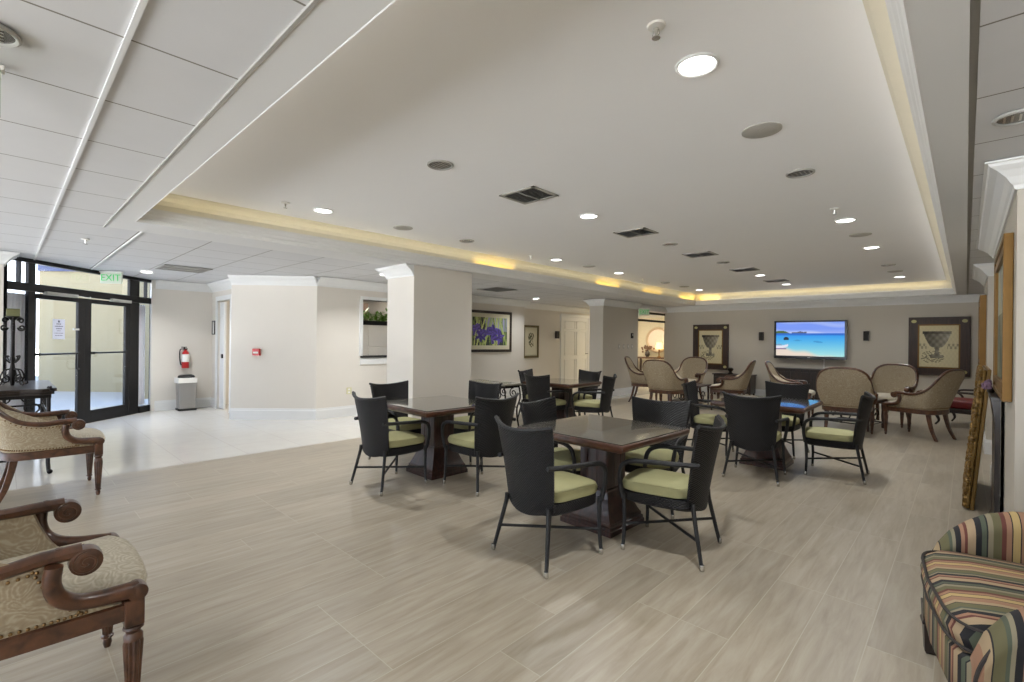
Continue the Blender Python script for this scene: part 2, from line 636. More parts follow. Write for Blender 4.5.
# low ceiling around the tray: plaster border, then tiled fields
b = MB()
b.box(TX0 - .50, TX0, .67, 17, CZ, 3.0)
b.box(TX1, 0, .67, 14, CZ, 3.0)
b.box(TX0, TX1, .67, TY0, CZ, 3.0)
b.box(TX0, TX1, TY1, 14, CZ, 3.0)
struct('ceiling_border', b, M_CEILB)
b = MB(); b.box(TX0, TX1, TY0, TY1, TZ, 3.0); struct('ceiling', b, M_CEIL)
b = MB()
b.prism([(-9.36, -5), (3, -5), (3, .67), (-10.05, .67), (-9.36, -.02)], CZ + .008, 3.0)
b.prism([(-10.05, .67), (TX0 - .50, .67), (TX0 - .50, 17), (-11.40, 17), (-11.40, 2.02)], CZ + .008, 3.0)
b.box(0.025, 3, .67, 14, CZ + .008, 3.0)
struct('ceiling_tiles', b, M_TILE)
b = MB(); b.box(0, .025, .67, 14, CZ + .03, 3.0); struct('trim_1', b, M_GREY)
# bright tee bars
b = MB(); b.box(-9.7, 3, .291, .309, CZ - .002, CZ + .02); struct('trim_2', b, M_TRIM)
b = MB(); b.box(-10.2, -6.1, .962, .978, CZ - .002, CZ + .02); struct('trim_3', b, M_TRIM)
b = MB(); b.box(-6.1, .0, .664, .676, CZ - .004, CZ + .02); struct('trim_4', b, M_GREY)


def sweep_rect(x0, x1, y0, y1, prof):
    """profile (inset, z) swept round a rectangle, mitred"""
    rings = []
    for cxy in ((x0, y0, 1, 1), (x1, y0, -1, 1), (x1, y1, -1, -1), (x0, y1, 1, -1)):
        rings.append([(cxy[0] + cxy[2] * i, cxy[1] + cxy[3] * i, z) for i, z in prof])
    return rings


b = MB()
lipp = [(-.01, CZ + .002), (0.0, CZ - .002), (.012, CZ + .02), (.012, CZ + .035), (.022, CZ + .045), (.03, CZ + .07), (.042, CZ + .082), (.05, CZ + .10),
        (.062, CZ + .115), (.062, CZ + .132), (.03, CZ + .137), (-.01, CZ + .137)]
b.loft(sweep_rect(TX0, TX1, TY0, TY1, lipp), closed=True)
struct('trim_5', b, M_TRIM)
b = MB()
cov = [(-.012, CZ + .136), (0.0, CZ + .138), (.004, CZ + .19), (.03, CZ + .228), (.08, CZ + .258), (.14, CZ + .272), (.16, TZ + .002), (-.012, TZ + .002)]
b.loft(sweep_rect(TX0, TX1, TY0, TY1, cov), closed=True)
struct('trim_6', b, M_COVE)

# walls ------------------------------------------------------------
def wall_seg(mb, p, q, z0, z1, th):
    """vertical slab from p to q, thickness to the left of p->q"""
    dx, dy = q[0] - p[0], q[1] - p[1]
    L = math.hypot(dx, dy)
    nx, ny = -dy / L * th, dx / L * th
    mb.prism([p, q, (q[0] + nx, q[1] + ny), (p[0] + nx, p[1] + ny)] if th > 0 else
             [q, p, (p[0] + nx, p[1] + ny), (q[0] + nx, q[1] + ny)], z0, z1)
    return mb


CROWN = [(0, 0), (0, -.155), (.012, -.155), (.018, -.13), (.03, -.118), (.05, -.085), (.085, -.05), (.118, -.028), (.125, -.012), (.14, -.01), (.14, 0)]
BASE = [(0, 0), (.016, 0), (.016, .15), (.010, .165), (.008, .19), (0, .19)]


def run(mb, pts, prof, zb, side=1):
    """sweep a wall profile along an open line; the room lies to the left for side=1"""
    n = len(pts)
    rings = []
    for i, p in enumerate(pts):
        ns = []
        for a, c in ((i - 1, i), (i, i + 1)):
            if a < 0 or c >= n: continue
            dx, dy = pts[c][0] - pts[a][0], pts[c][1] - pts[a][1]
            L = math.hypot(dx, dy)
            ns.append((-dy / L * side, dx / L * side))
        if len(ns) == 2:
            mx, my = ns[0][0] + ns[1][0], ns[0][1] + ns[1][1]
            k = 2 / (mx * mx + my * my)
            nx, ny = mx * k, my * k
        else:
            nx, ny = ns[0]
        rings.append([(p[0] + nx * d, p[1] + ny * d, zb + z) for d, z in prof])
    if side < 0: rings = [r[::-1] for r in rings]
    mb.loft(rings[::-1])
    return mb


# far wall behind the television
FWY = 13.85
b = MB(); b.box(-6.70, 3, FWY, FWY + .15, 0, 3); struct('wall_far', b, M_WALLG)
# right side: piers and recesses
b = MB()
b.box(.21, 3.0, 4.04, 7.1, 0, CZ + .05)
b.box(.90, 3.0, 7.1, 8.8, 0, CZ + .05)
b.box(.20, 3.0, 8.8, 10.3, 0, CZ + .05)
b.box(.90, 3.0, 10.3, 14, 0, CZ + .05)
struct('wall_right', b, M_WALLG)
b = MB(); b.box(2.9, 3.0, -5, 4.04, 0, CZ + .05); struct('wall_right_near', b, M_WALL)
# entry side: cloakroom wall, extinguisher wall and the angled walls
EX = -11.14
b = MB(); b.box(EX - .15, EX, 1.92, 3.07, 0, CZ + .05); struct('wall_left', b, M_WALL)
b = MB()
b.box(EX - .15, -10.76, 2.92, 3.05, 0, CZ + .05)
b.box(-9.97, -9.15, 2.92, 3.05, 0, CZ + .05)
b.box(-10.76, -9.97, 2.92, 3.05, 2.12, CZ + .05)
struct('wall_doorway', b, M_WALL)
b = MB(); wall_seg(b, (-9.20, 2.70), (-8.17, 3.73), 0, CZ + .05, .22); struct('wall_angled', b, M_WALL)
b = MB()
b.box(-8.35, -8.17, 3.73, 4.60, 0, CZ + .05)
b.box(-8.35, -8.17, 5.70, 7.2, 0, CZ + .05)
b.box(-8.35, -8.17, 4.60, 5.70, 0, 1.08)
b.box(-8.35, -8.17, 4.60, 5.70, 2.14, CZ + .05)
struct('wall_kitchen', b, M_WALL)
b = MB(); b.box(-8.75, -8.60, 7.05, 9.58, 0, CZ + .05); b.box(-8.6, -8.17, 7.05, 7.2, 0, CZ + .05); struct('wall_gallery', b, M_WALL)
b = MB()
b.box(-9.10, -8.95, 9.50, 11.69, 0, CZ + .05)
b.box(-9.10, -8.95, 13.07, 16.6, 0, CZ + .05)
b.box(-9.10, -8.95, 11.69, 13.07, 2.17, CZ + .05)
struct('wall_gallery_rear', b, M_WALL)
# columns
b = MB(); b.box(-6.38, -5.70, 4.0, 5.10, 0, CZ + .02); struct('wall_column_near', b, M_WALL)
b = MB(); b.box(-7.00, -6.60, 10.3, 12.05, 0, CZ + .02); struct('wall_column_far', b, M_WALLG)
# corridor beyond the far glass door
b = MB(); b.box(-9.1, -6.55, 16.4, 16.55, 0, CZ + .05); b.box(-6.70, -6.55, 14.0, 16.5, 0, CZ + .05); struct('wall_corridor', b, M_COVE)
# wall stub left of the entrance and the sides behind the camera
b = MB(); b.box(-9.36, -9.02, -1.5, .005, 0, CZ + .05); struct('wall_stub', b, M_WALL)
b = MB(); b.box(-9.36, -9.2, -5, -1.5, 0, .12); b.box(-9.36, -9.2, -5, -1.5, 2.38, CZ + .05); b.box(-9.36, -9.2, -5, -4.8, .12, 2.38); struct('wall_left_rear', b, M_WALL)
# unseen window wall behind the camera, added to let in fill light
b = MB()
b.box(-9.36, 3, -5.1, -5, 0, .12)
b.box(-9.36, 3, -5.1, -5, 2.38, CZ + .05)
for x in (-9.36, -6.3, -3.2, -.1, 2.9):
    b.box(x, x + .12, -5.1, -5, .12, 2.38)
struct('wall_rear', b, M_WALL)
b = MB()
for x in (-7.8, -4.7, -1.6, 1.4):
    b.box(x, x + .04, -5.06, -5.02, .12, 2.38)
struct('fill_window_1', b, M_BLACKM)
b = MB(); b.box(-9.24, 2.9, -5.045, -5.035, .12, 2.38); struct('fill_window_2', b, M_GLASS)
b = MB(); b.box(-9.29, -9.28, -5, -1.5, .12, 2.38); struct('fill_window_3', b, M_GLASS)  # unseen side glazing, added for more fill light from the left
# kitchen glimpsed through the doorway and the pass-through
b = MB(); b.box(-11.3, -8.35, 6.2, 6.3, 0, CZ + .05); b.box(-11.4, -11.3, 3.05, 6.3, 0, CZ + .05); struct('wall_kitchen_rear', b, M_WALL)

# crown mouldings
k = 0
crowns = [
    ([(-6.70, FWY), (.90, FWY)], -1),
    ([(.90, FWY), (.90, 10.3), (.20, 10.3), (.20, 8.8), (.90, 8.8), (.90, 7.1), (.21, 7.1), (.21, 4.04), (2.9, 4.04)], -1),
    ([(EX, 1.98), (EX, 2.92), (-9.35, 2.92)], -1),
    ([(-8.17, 3.73), (-8.17, 7.05), (-8.6, 7.05), (-8.60, 9.58), (-8.95, 9.58), (-8.95, 16.4), (-6.70, 16.4), (-6.70, 13.85)], -1),
    ([(-9.20, 2.70), (-8.17, 3.73)], -1),
    ([(-6.38, 5.10), (-6.38, 4.0), (-5.70, 4.0)], -1),
    ([(-7.00, 12.05), (-7.00, 10.3), (-6.60, 10.3), (-6.60, 12.05)], -1),
    ([(-9.02, -1.5), (-9.02, .005), (-9.3, .005)], -1),
]
for pts, sd in crowns:
    b = MB(); run(b, pts, CROWN, CZ, sd)
    struct('trim_%d' % (10 + k), b, M_TRIM)
    k += 1
bases = [
    ([(-6.70, FWY), (.90, FWY)], -1),
    ([(.90, FWY), (.90, 10.3), (.20, 10.3), (.20, 8.8), (.90, 8.8), (.90, 7.1), (.21, 7.1), (.21, 4.04), (2.9, 4.04)], -1),
    ([(EX, 1.98), (EX, 2.92), (-10.80, 2.92)], -1),
    ([(-9.20, 2.70), (-8.17, 3.73), (-8.17, 7.05), (-8.6, 7.05), (-8.60, 9.58), (-8.95, 9.58), (-8.95, 11.62)], -1),
    ([(-6.38, 5.10), (-6.38, 4.0), (-5.70, 4.0), (-5.70, 5.10)], -1),
    ([(-7.00, 12.05), (-7.00, 10.3), (-6.60, 10.3), (-6.60, 12.05)], -1),
]
k = 0
for pts, sd in bases:
    b = MB(); run(b, pts, BASE, 0, sd)
    struct('baseboard_%s' % ('far', 'right', 'left', 'kitchen', 'column_near', 'column_far')[k], b, M_TRIM)
    k += 1

# ------------------------------------------------------------------ entrance: glazed door wall at 45 degrees
DM = Matrix.Translation((-9.34, .01, 0)) @ Matrix.Rotation(R(135), 4, 'Z')      # local x runs along the wall, local +y outwards (left/back)
def dbox(mb, s0, s1, z0, z1, y0=-.045, y1=.045):
    mb.box(s0, s1, y0, y1, z0, z1)
door = thing('door_1', None, None)
door['kind'] = 'structure'
door.matrix_world = DM
b = MB()
for s0, s1 in ((0, .02), (.31, .41), (2.16, 2.39), (2.71, 2.80)):
    dbox(b, s0, s1, 0, CZ, -.025, .025)
dbox(b, .02, .30, 0, .12); dbox(b, 2.40, 2.70, 0, .12)
dbox(b, 0, 2.80, 2.42, CZ + .02); dbox(b, 0, 2.80, 2.02, 2.13)
dbox(b, .18, .20, 2.13, 2.42, -.03, .03); dbox(b, 2.56, 2.58, 2.13, 2.42, -.03, .03)
b.build('door_frame', M_BLACKM, door, smooth=False, bevel=.004)
for s0, s1, hs in ((.42, 1.24, 1.16), (1.24, 2.16, 1.32)):
    b = MB()
    g0, g1 = (s0 + .01, 1.12) if s0 < 1 else (1.36, 2.08)
    dbox(b, s0, g0, 0, 2.0, -.02, .025); dbox(b, g1, s1, 0, 2.0, -.02, .025)
    dbox(b, g0, g1, 0, .20, -.02, .025); dbox(b, g0, g1, 1.93, 2.0, -.02, .025)
    leaf = b.build('door_leaf', M_BLACKM, door, smooth=False, bevel=.003)
    b = MB(); dbox(b, g0, g1, .20, 1.93, -.004, .004); b.build('glass', M_GLASS, leaf, smooth=False)
    b = MB(); b.tube([(g0, -.05, 1.13), (g1, -.05, 1.13)], .014); b.box(g0 - .01, g0 + .03, -.06, -.01, 1.11, 1.15); b.box(g1 - .03, g1 + .01, -.06, -.01, 1.11, 1.15)
    b.build('push_bar', M_BLACKM, leaf)
    if s0 < 1:
        b = MB(); b.tube(curve_pts([(1.13, -.03, 1.12), (1.05, -.06, 1.12), (1.03, -.065, 1.0), (1.04, -.065, .90), (1.13, -.03, .885)]), .011)
        b.build('handle', M_BLACKM, leaf)
        b = MB(); b.box(1.03, 1.12, -.035, -.01, 1.49, 1.52); b.build('latch', M_GREY, leaf, smooth=False)
    b = MB(); b.box((s0 + .10) if s0 < 1 else 1.7, (s0 + .62) if s0 < 1 else 2.12, -.09, -.025, 1.99, 2.04)
    b.tube([(s0 + .5, -.10, 2.02), (s0 + .75, -.16, 2.0), (s0 + .9, -.03, 2.03)], .008)
    b.build('door_closer', M_GREY, leaf, smooth=False, bevel=.006)
b = MB(); dbox(b, .02, .31, .12, 2.02, -.004, .004); dbox(b, 2.40, 2.70, .12, 2.02, -.004, .004)
dbox(b, .02, 2.70, 2.13, 2.42, -.004, .004)
b.build('glass', M_GLASS, door, smooth=False)
b = MB(); b.box(.35, .385, -.06, -.045, 1.35, 1.45); b.build('card_reader', M_DARK, door, smooth=False)


def P3(s, y, z):
    return DM @ Vector((s, y, z))


# notice on the door glass
def panel(name, w, h, fn, mat, parent, nx=48, nz=None, M=None, th=.003):
    """flat picture in local x/z, facing local -y, colours painted into its mesh by fn(u,v)"""
    nz = nz or max(2, int(nx * h / w))
    mb = MB()
    if M: mb.m = M
    mb.grid(lambda u, v: ((u - .5) * w, -th, (v - .5) * h), nx, nz)
    me = bpy.data.meshes.new(name)
    k0 = len(mb.v)
    mb.box(-w / 2, w / 2, -th + .0002, 0, -h / 2, h / 2)
    me.from_pydata(mb.v, [], mb.f)
    me.update()
    me.materials.append(mat)
    ca = me.color_attributes.new('art', 'FLOAT_COLOR', 'CORNER')
    for p in me.polygons:
        if p.index < nx * nz:
            j, i = divmod(p.index, nx)
            c = S(*fn((i + .5) / nx, (j + .5) / nz))
        else:
            c = S(120, 118, 112)
        for li in p.loop_indices:
            ca.data[li].color = c
    o = bpy.data.objects.new(name, me)
    COL.objects.link(o)
    if parent: o.parent = parent
    return o


M_ART = painted('printed_art')
M_SCREEN = painted('screen_picture', em=.55)


def notice(u, v):
    if .42 < u < .58 and .84 < v < .93: return (60, 62, 80)
    for k, (a, c) in enumerate(((.3, .7), (.18, .82), (.25, .75), (.36, .64), (.14, .86), (.2, .8))):
        z = .76 - k * .115
        if abs(v - z) < .022 and a < u < c and (int(u * 37 + k * 3) % 5):
            return (86, 88, 104)
    return (196, 198, 214)


nt = panel('door_notice', .20, .30, notice, M_ART, None, 40)
nt.matrix_world = DM @ Matrix.Translation((.79, -.012, 1.5)) @ Matrix.Rotation(0, 4, 'Z')
tag(nt, 'pale printed notice stuck on the glass of the left entrance door leaf', 'notice')

# curtains in the side lights
def curtain(s0, s1, z0, z1, label):
    b = MB()
    b.m = DM
    b.shell(lambda u, v: (lerp(s0, s1, u), .10 + .016 * math.sin(u * 2 * PI * 6 + v), lerp(z0, z1, v)), 60, 6, .003)
    o = b.build('sheer_curtain', M_CURT)
    tag(o, label, 'curtain', 'sheer curtains in the entrance side lights')
    b = MB(); b.m = DM
    b.tube([(s0, .10, z1), (s1, .10, z1)], .008)
    b.build('curtain_rod', M_CHROME, o)


curtain(.0, .42, .12, 1.98, 'white sheer curtain in the left side light behind the iron candle stand')
curtain(2.40, 2.70, .12, 1.99, 'white sheer curtain in the right side light of the entrance, next to the extinguisher wall')

# outside the entrance
F = (-math.sin(R(43.35)), math.cos(R(43.35)))
RR = (math.cos(R(43.35)), math.sin(R(43.35)))
def cw(d, l): return (d * F[0] + l * RR[0], d * F[1] + l * RR[1])
M_STUC = plain('beige_stucco', S(146, 134, 104), .85, var=.03)  # even beige base colour of the outside walls
M_CONC = plain('pale_concrete_paving', S(150, 147, 142), .8, var=.04)
b = MB(); wall_seg(b, cw(12.3, -12.1), cw(12.3, -9.95), -.1, 3.05, .3); struct('wall_outside', b, M_STUC)
b = MB(); wall_seg(b, cw(12.3, -9.98), cw(10.9, -8.50), -.1, 3.05, .3); struct('wall_outside_return', b, M_STUC)
b = MB(); wall_seg(b, cw(12.25, -12.1), cw(12.25, -9.95), 3.05, 3.35, .3); struct('trim_30', b, plain('blue_grey_fascia', S(52, 62, 96), .6))
b = MB(); b.prism([(-9.3, -.2), (-9.3, -6), (-24, -6), (-24, 12), (-14, 12), (-11.4, 2.1)], -.14, -.02); struct('floor_outside', b, M_CONC)
# distant palms / planting left of the outside wall
b = MB()
for i in range(70):
    a = random.uniform(0, 2 * PI); r = random.uniform(.1, .8)
    c = Vector((-15.6 + .6 * math.cos(a) * r, -.9 + 1.2 * math.sin(a) * r, 2.1 + random.uniform(-.5, .5)))
    q = Vector((random.uniform(-1, 1), random.uniform(-1, 1), random.uniform(-.2, 1))).normalized() * .28
    w = q.cross(Vector((0, 0, 1))).normalized() * .05
    b.add([tuple(c - q), tuple(c + w), tuple(c + q), tuple(c - w)], [(0, 1, 2, 3)])
b.tube([(-15.6, -.9, 0), (-15.6, -.9, 2.2)], .06)
o = b.build('garden_shrub', M_LEAF, smooth=False)
tag(o, 'green shrub outside, glimpsed through the leftmost transom pane', 'shrub')


def text_mesh(name, s, size, mat, parent, M, depth=.002):
    cu = bpy.data.curves.new(name, 'FONT')
    cu.body = s
    cu.size = size
    cu.extrude = depth
    cu.align_x = 'CENTER'
    cu.align_y = 'CENTER'
    tmp = bpy.data.objects.new(name + '_tmp', cu)
    COL.objects.link(tmp)
    bpy.context.view_layer.update()
    dg = bpy.context.evaluated_depsgraph_get()
    me = bpy.data.meshes.new_from_object(tmp.evaluated_get(dg))
    bpy.data.objects.remove(tmp)
    me.name = name
    me.materials.clear()
    me.materials.append(mat)
    me.transform(M @ Matrix.Rotation(R(90), 4, 'X'))
    o = bpy.data.objects.new(name, me)
    COL.objects.link(o)
    o.parent = parent
    return o


M_EXITG = emit('exit_sign_green', S(60, 170, 90), .3)
M_CLEARP = plain('pale_acrylic', S(206, 212, 196), .2, var=.02)
def exit_sign(loc, rz, label):
    t = thing('exit_sign', label, 'sign', loc, rz)
    b = MB(); b.box(-.16, .16, -.02, .02, -.20, -.02); b.build('sign_face', M_CLEARP, t, smooth=False, bevel=.004)
    b = MB(); b.box(-.17, .17, -.03, .03, -.02, 0); b.build('canopy', M_WHP, t, smooth=False, bevel=.004)
    text_mesh('lettering', 'EXIT', .15, M_EXITG, t, Matrix.Translation((0, -.023, -.11)))
    return t


exit_sign((-10.2, 1.22, CZ), R(48), 'green EXIT sign hung from the ceiling in front of the entrance doors')
exit_sign((-6.45, 12.1, CZ - .12), R(60), 'green EXIT sign beside the far glass doorway, next to the rear column')
exit_sign((-2.80, -.172, CZ), R(90), 'white ceiling-hung sign box cut by the left edge of the picture')

# ------------------------------------------------------------------ white doors
def panel_door(name, M, w, h, parent=None):
    t = thing(name, None, None); t['kind'] = 'structure'
    t.matrix_world = M
    b = MB(); b.box(-w / 2, w / 2, -.02, .02, 0, h)
    cols = ((-w / 2 + .12, -.05), (.05, w / 2 - .12))
    for x0, x1 in cols:
        for z0, z1 in ((.18, .85), (.98, h - .45), (h - .36, h - .12)):
            b.tube([(x0, -.022, z0), (x1, -.022, z0), (x1, -.022, z1), (x0, -.022, z1)], .012, seg=4, closed=True)
    b.build('door_panel', M_TRIM, t, smooth=False)
    b = MB()
    for x0, x1, z0, z1 in ((-w / 2 - .09, -w / 2, 0, h + .09), (w / 2, w / 2 + .09, 0, h + .09), (-w / 2, w / 2, h, h + .09)):
        b.box(x0, x1, -.04, .02, z0, z1)
    b.build('door_casing', M_TRIM, t, smooth=False, bevel=.006)
    b = MB(); b.tube([(w / 2 - .07, -.02, 1.02), (w / 2 - .07, -.065, 1.02), (w / 2 - .19, -.07, 1.02)], .010)
    b.lathe([(.028, 0), (.028, .01)], (0, 0, 0)); 
    b.build('door_handle', M_BLACKM, t)
    return t


dd = panel_door('door_2', Matrix.Translation((-8.96, 12.38, 0)) @ Matrix.Rotation(R(90), 4, 'Z'), 1.36, 2.16)
# door to the kitchen, slid half open
b = MB(); b.box(-10.76, -10.50, 2.96, 3.0, .01, 2.10)
o = struct('door_3', b, M_TRIM, bevel=.004)
b = MB(); b.box(-10.60, -10.545, 2.935, 2.96, 1.0, 1.08); b.build('latch', M_BLACKM, o, smooth=False)
b = MB()
b.box(-10.85, -10.76, 2.90, 2.93, 0, 2.21); b.box(-9.97, -9.88, 2.90, 2.93, 0, 2.21); b.box(-10.76, -9.97, 2.90, 2.93, 2.12, 2.21)
struct('trim_31', b, M_TRIM, bevel=.004)
# things in the kitchen
t = thing('kitchen_cabinet', 'beige base cabinet with dark worktop seen through the half open doorway', 'cabinet', (-10.6, 5.0, 0))
b = MB(); b.box(-.6, .9, 0, .6, 0, .88); b.build('body', M_WALL, t, smooth=False)
b = MB(); b.box(-.62, .92, -.03, .6, .88, .92); b.build('worktop', M_DARK, t, smooth=False)
b = MB()
for x in (-.58, -.2, .18, .56): b.box(x, x + .34, -.02, 0, .1, .84)
b.build('door', M_WALL, t, smooth=False, bevel=.004)
t = thing('wall_cupboard', 'brown wall cupboard above the dark worktop inside the doorway', 'cabinet', (-10.6, 5.25, 1.35))
b = MB(); b.box(-.6, .9, 0, .34, 0, .85); b.build('body', plain('taupe_laminate', S(128, 108, 94), .6), t, smooth=False)
b = MB(); b.box(-.58, .14, -.02, 0, .03, .82); b.build('door', plain('taupe_laminate_front', S(138, 118, 102), .6), t, smooth=False)
b = MB(); b.box(.16, .88, -.02, 0, .03, .82); b.build('door', plain('taupe_laminate_front_b', S(138, 118, 102), .6), t, smooth=False)

# pass-through opening with kitchen unit and plant
b = MB()
b.box(-8.40, -8.12, 4.56, 5.74, 1.06, 1.09)
struct('trim_32', b, M_DARK)
b = MB()
b.box(-8.37, -8.15, 4.53, 4.60, 1.09, 2.14); b.box(-8.37, -8.15, 4.55, 5.75, 2.14, 2.20); b.box(-8.19, -8.145, 4.55, 5.75, .93, 1.05)
struct('trim_33', b, M_TRIM, bevel=.004)
t = thing('serving_cabinet', 'cream cabinet standing in the pass-through opening, plant on its top', 'cabinet', (-8.55, 4.55, 0))
b = MB(); b.box(-.5, .08, .02, 1.3, .1, 1.68); b.build('body', M_WALL, t, smooth=False, bevel=.004)
b = MB(); b.box(.08, .10, .34, .92, 1.26, 1.66); b.box(.08, .10, .34, .92, .6, 1.24); b.build('door', M_WALL, t, smooth=False, bevel=.004)
b = MB()
for i in range(220):
    c = Vector((-8.62 + random.gauss(0, .09), random.uniform(4.62, 5.5), 1.79 + abs(random.gauss(0, .08))))
    q = Vector((random.uniform(-1, 1), random.uniform(-1, 1), random.uniform(-.3, 1))).normalized() * .06
    w = q.cross(Vector((0.3, .2, 1))).normalized() * .028
    b.add([tuple(c - q), tuple(c + w), tuple(c + q), tuple(c - w)], [(0, 1, 2, 3)])
t = thing('potted_plant', 'leafy green plant on top of the cream cabinet in the pass-through', 'plant')
b.build('foliage', M_LEAF, t, smooth=False)
b = MB(); b.box(-8.70, -8.56, 4.7, 5.4, 1.684, 1.77); b.build('planter', M_DARK, t, smooth=False)

# glass doorway at the far end
t = thing('door_4', None, None, (-6.70, 12.05, 0)); t['kind'] = 'structure'
b = MB()
b.box(-.03, .03, 0, .06, 0, 2.32)
b.box(-.03, .03, .06, 1.80, 2.0, 2.06); b.box(-.03, .03, .06, 1.80, 2.22, 2.28)
b.build('door_frame', M_BLACKM, t, smooth=False)
b = MB(); b.box(-.1, .1, 0, 1.8, 2.30, CZ); b.build('header', M_TRIM, t, smooth=False)
b = MB(); b.box(-.004, .004, .06, 1.74, .02, 2.24); b.build('glass', M_GLASS, t, smooth=False)
# corridor contents
t = thing('round_mirror', 'large round mirror on the corridor wall seen through the far glass doorway', 'mirror', (-8.15, 16.38, 1.5))
b = MB(); b.m = Matrix.Rotation(R(90), 4, 'X'); b.lathe([(.40, 0), (.40, .02)], seg=40); b.build('mirror_glass', plain('pale_mirror', S(236, 222, 214), .25, .0), t)
b = MB(); b.tube([(.43 * math.cos(a), -.03, .43 * math.sin(a)) for a in [2 * PI * i / 48 for i in range(48)]], .045, seg=8, closed=True); b.build('mirror_frame', plain('pale_gold_frame', S(206, 186, 160), .4, .3), t)
t = thing('corridor_console', 'light wood console below the round mirror in the corridor', 'console', (-8.15, 16.1, 0))
b = MB(); b.box(-.7, .7, -.2, .2, .82, .88); b.build('top', M_CHERRY, t, smooth=False)
for x in (-.64, .58):
    for y in (-.18, .12):
        b = MB(); b.box(x, x + .06, y, y + .06, 0, .82); b.build('leg', M_CHERRY, t, smooth=False)
t = thing('flower_vase', 'dark vase of brown flowers on the corridor console', 'vase', (-8.42, 16.1, .88))
b = MB(); b.lathe([(.05, 0), (.09, .08), (.08, .17), (.04, .22), (.05, .24)]); b.build('vase', M_ESPR, t)
b = MB()
for i in range(24): b.ball((random.gauss(0, .09), random.gauss(0, .05), .30 + random.gauss(0, .05)), .04, 6)
b.build('flowers', plain('dried_flowers', S(110, 78, 56), .8), t)
t = thing('table_lamp', 'glowing table lamp on the corridor console', 'lamp', (-7.92, 16.0, .88))
b = MB(); b.lathe([(.07, 0), (.07, .02), (.02, .05), (.03, .2), (.015, .3)]); b.build('base', M_GOLD, t)
b = MB(); b.lathe([(.13, .30), (.09, .52)]); b.build('lamp_shade', emit('lit_lamp_shade', S(255, 214, 120), 2.0), t)
area('kitchen_fill', (-9.4, 4.6, CZ - .01), .6, .6, 30, (1, .97, .9))  # added fill lamp without a fixture, brightens the kitchen
area('corridor_light', (-7.9, 14.6, CZ - .02), .5, .5, 40, (1, .86, .62))

# ------------------------------------------------------------------ ceiling fixtures
def can(loc, lit, label, group, w=CAN_W, r=.085):
    t = thing('can_light', label, 'ceiling light', loc, 0, group)
    b = MB(); b.tube([((r + .008) * math.cos(a), (r + .008) * math.sin(a), -.004) for a in [2 * PI * i / 28 for i in range(28)]], .009, seg=6, closed=True)
    b.build('trim_ring', M_TRIM if lit else M_GREY, t)
    if lit:
        b = MB(); b.lathe([(r, -.003), (r, 0)], seg=28); b.build('lit_lens', M_LIT, t)
        L = area('can_lamp', (loc[0], loc[1], loc[2] - .008), .15, .15, w, COOL, shape='DISK', spread=135)
    else:
        b = MB()
        b.lathe([(r, -.004), (r * .97, -.001)], seg=28)
        b.build('reflector', plain('dark_reflector', S(120, 118, 112), .25, .6) if 'dark_reflector' not in bpy.data.materials else bpy.data.materials['dark_reflector'], t)
        b = MB()
        for k2 in range(5):
            x = -r * .7 + k2 * r * .35
            b.box(x, x + r * .12, -r * .6, r * .6, -.007, -.004)
        b.build('louvre', M_CHROME, t, smooth=False)
    return t


GX = (-.96, -2.95, -4.92)
GY = (2.3, 4.3, 6.25, 8.22, 10.2, 12.08)
LITS = {(0, 0): 1, (0, 2): 1, (0, 3): 1, (0, 5): 1, (1, 1): 1, (1, 4): 1, (1, 5): 1, (2, 0): 1, (2, 2): 1, (2, 3): 1, (2, 5): 1}
ROW = ('nearest', 'second', 'third', 'fourth', 'fifth', 'farthest')
RW = ('right', 'middle', 'left')
for i, x in enumerate(GX):
    for j, y in enumerate(GY):
        lit = (i, j) in LITS
        can((x, y, TZ), lit, '%s can light, %s one in the %s row of the raised ceiling' % ('lit' if lit else 'unlit chrome', ROW[j], RW[i]),
            'can lights in the raised ceiling', CAN_W * (1.12 - .10 * j))
for n_, (x, y, lb) in enumerate(((-2.50, -.05, 'can light in the tiled ceiling at the top left edge of the picture'),
                    (-9.80, 1.62, 'can light in the tiled ceiling before the extinguisher wall'),
                    (-7.83, 9.15, 'can light in the low ceiling before the iris picture'),
                    (-6.95, 4.30, 'can light in the low ceiling left of the near column'),
                    (.17, 3.22, 'can light in the tiled ceiling at the upper right edge of the picture'))):
    can((x, y, CZ), n_ not in (0, 4), lb, 'can lights in the low ceiling', LOW_W * (.4 if n_ == 2 else 1.0), .075)
# unseen can lights added behind the camera as fill light
for q_, (x, y) in enumerate(((-1, -1.5), (-4, -1.5), (-7, -1.2), (-1, -3.5), (-4, -3.5), (-7, -3.5), (1.6, .5), (1.6, -2))):
    can((x, y, CZ), True, 'added fill can light behind the viewpoint, ' + ('nearest the viewpoint', 'in the middle of the front row', 'left end of the front row', 'right of the rear window row', 'middle of the rear window row', 'left end of the rear window row', 'on the right beside the viewpoint', 'on the right towards the rear windows')[q_], 'added fill can lights behind the viewpoint', BACK_W, .075)

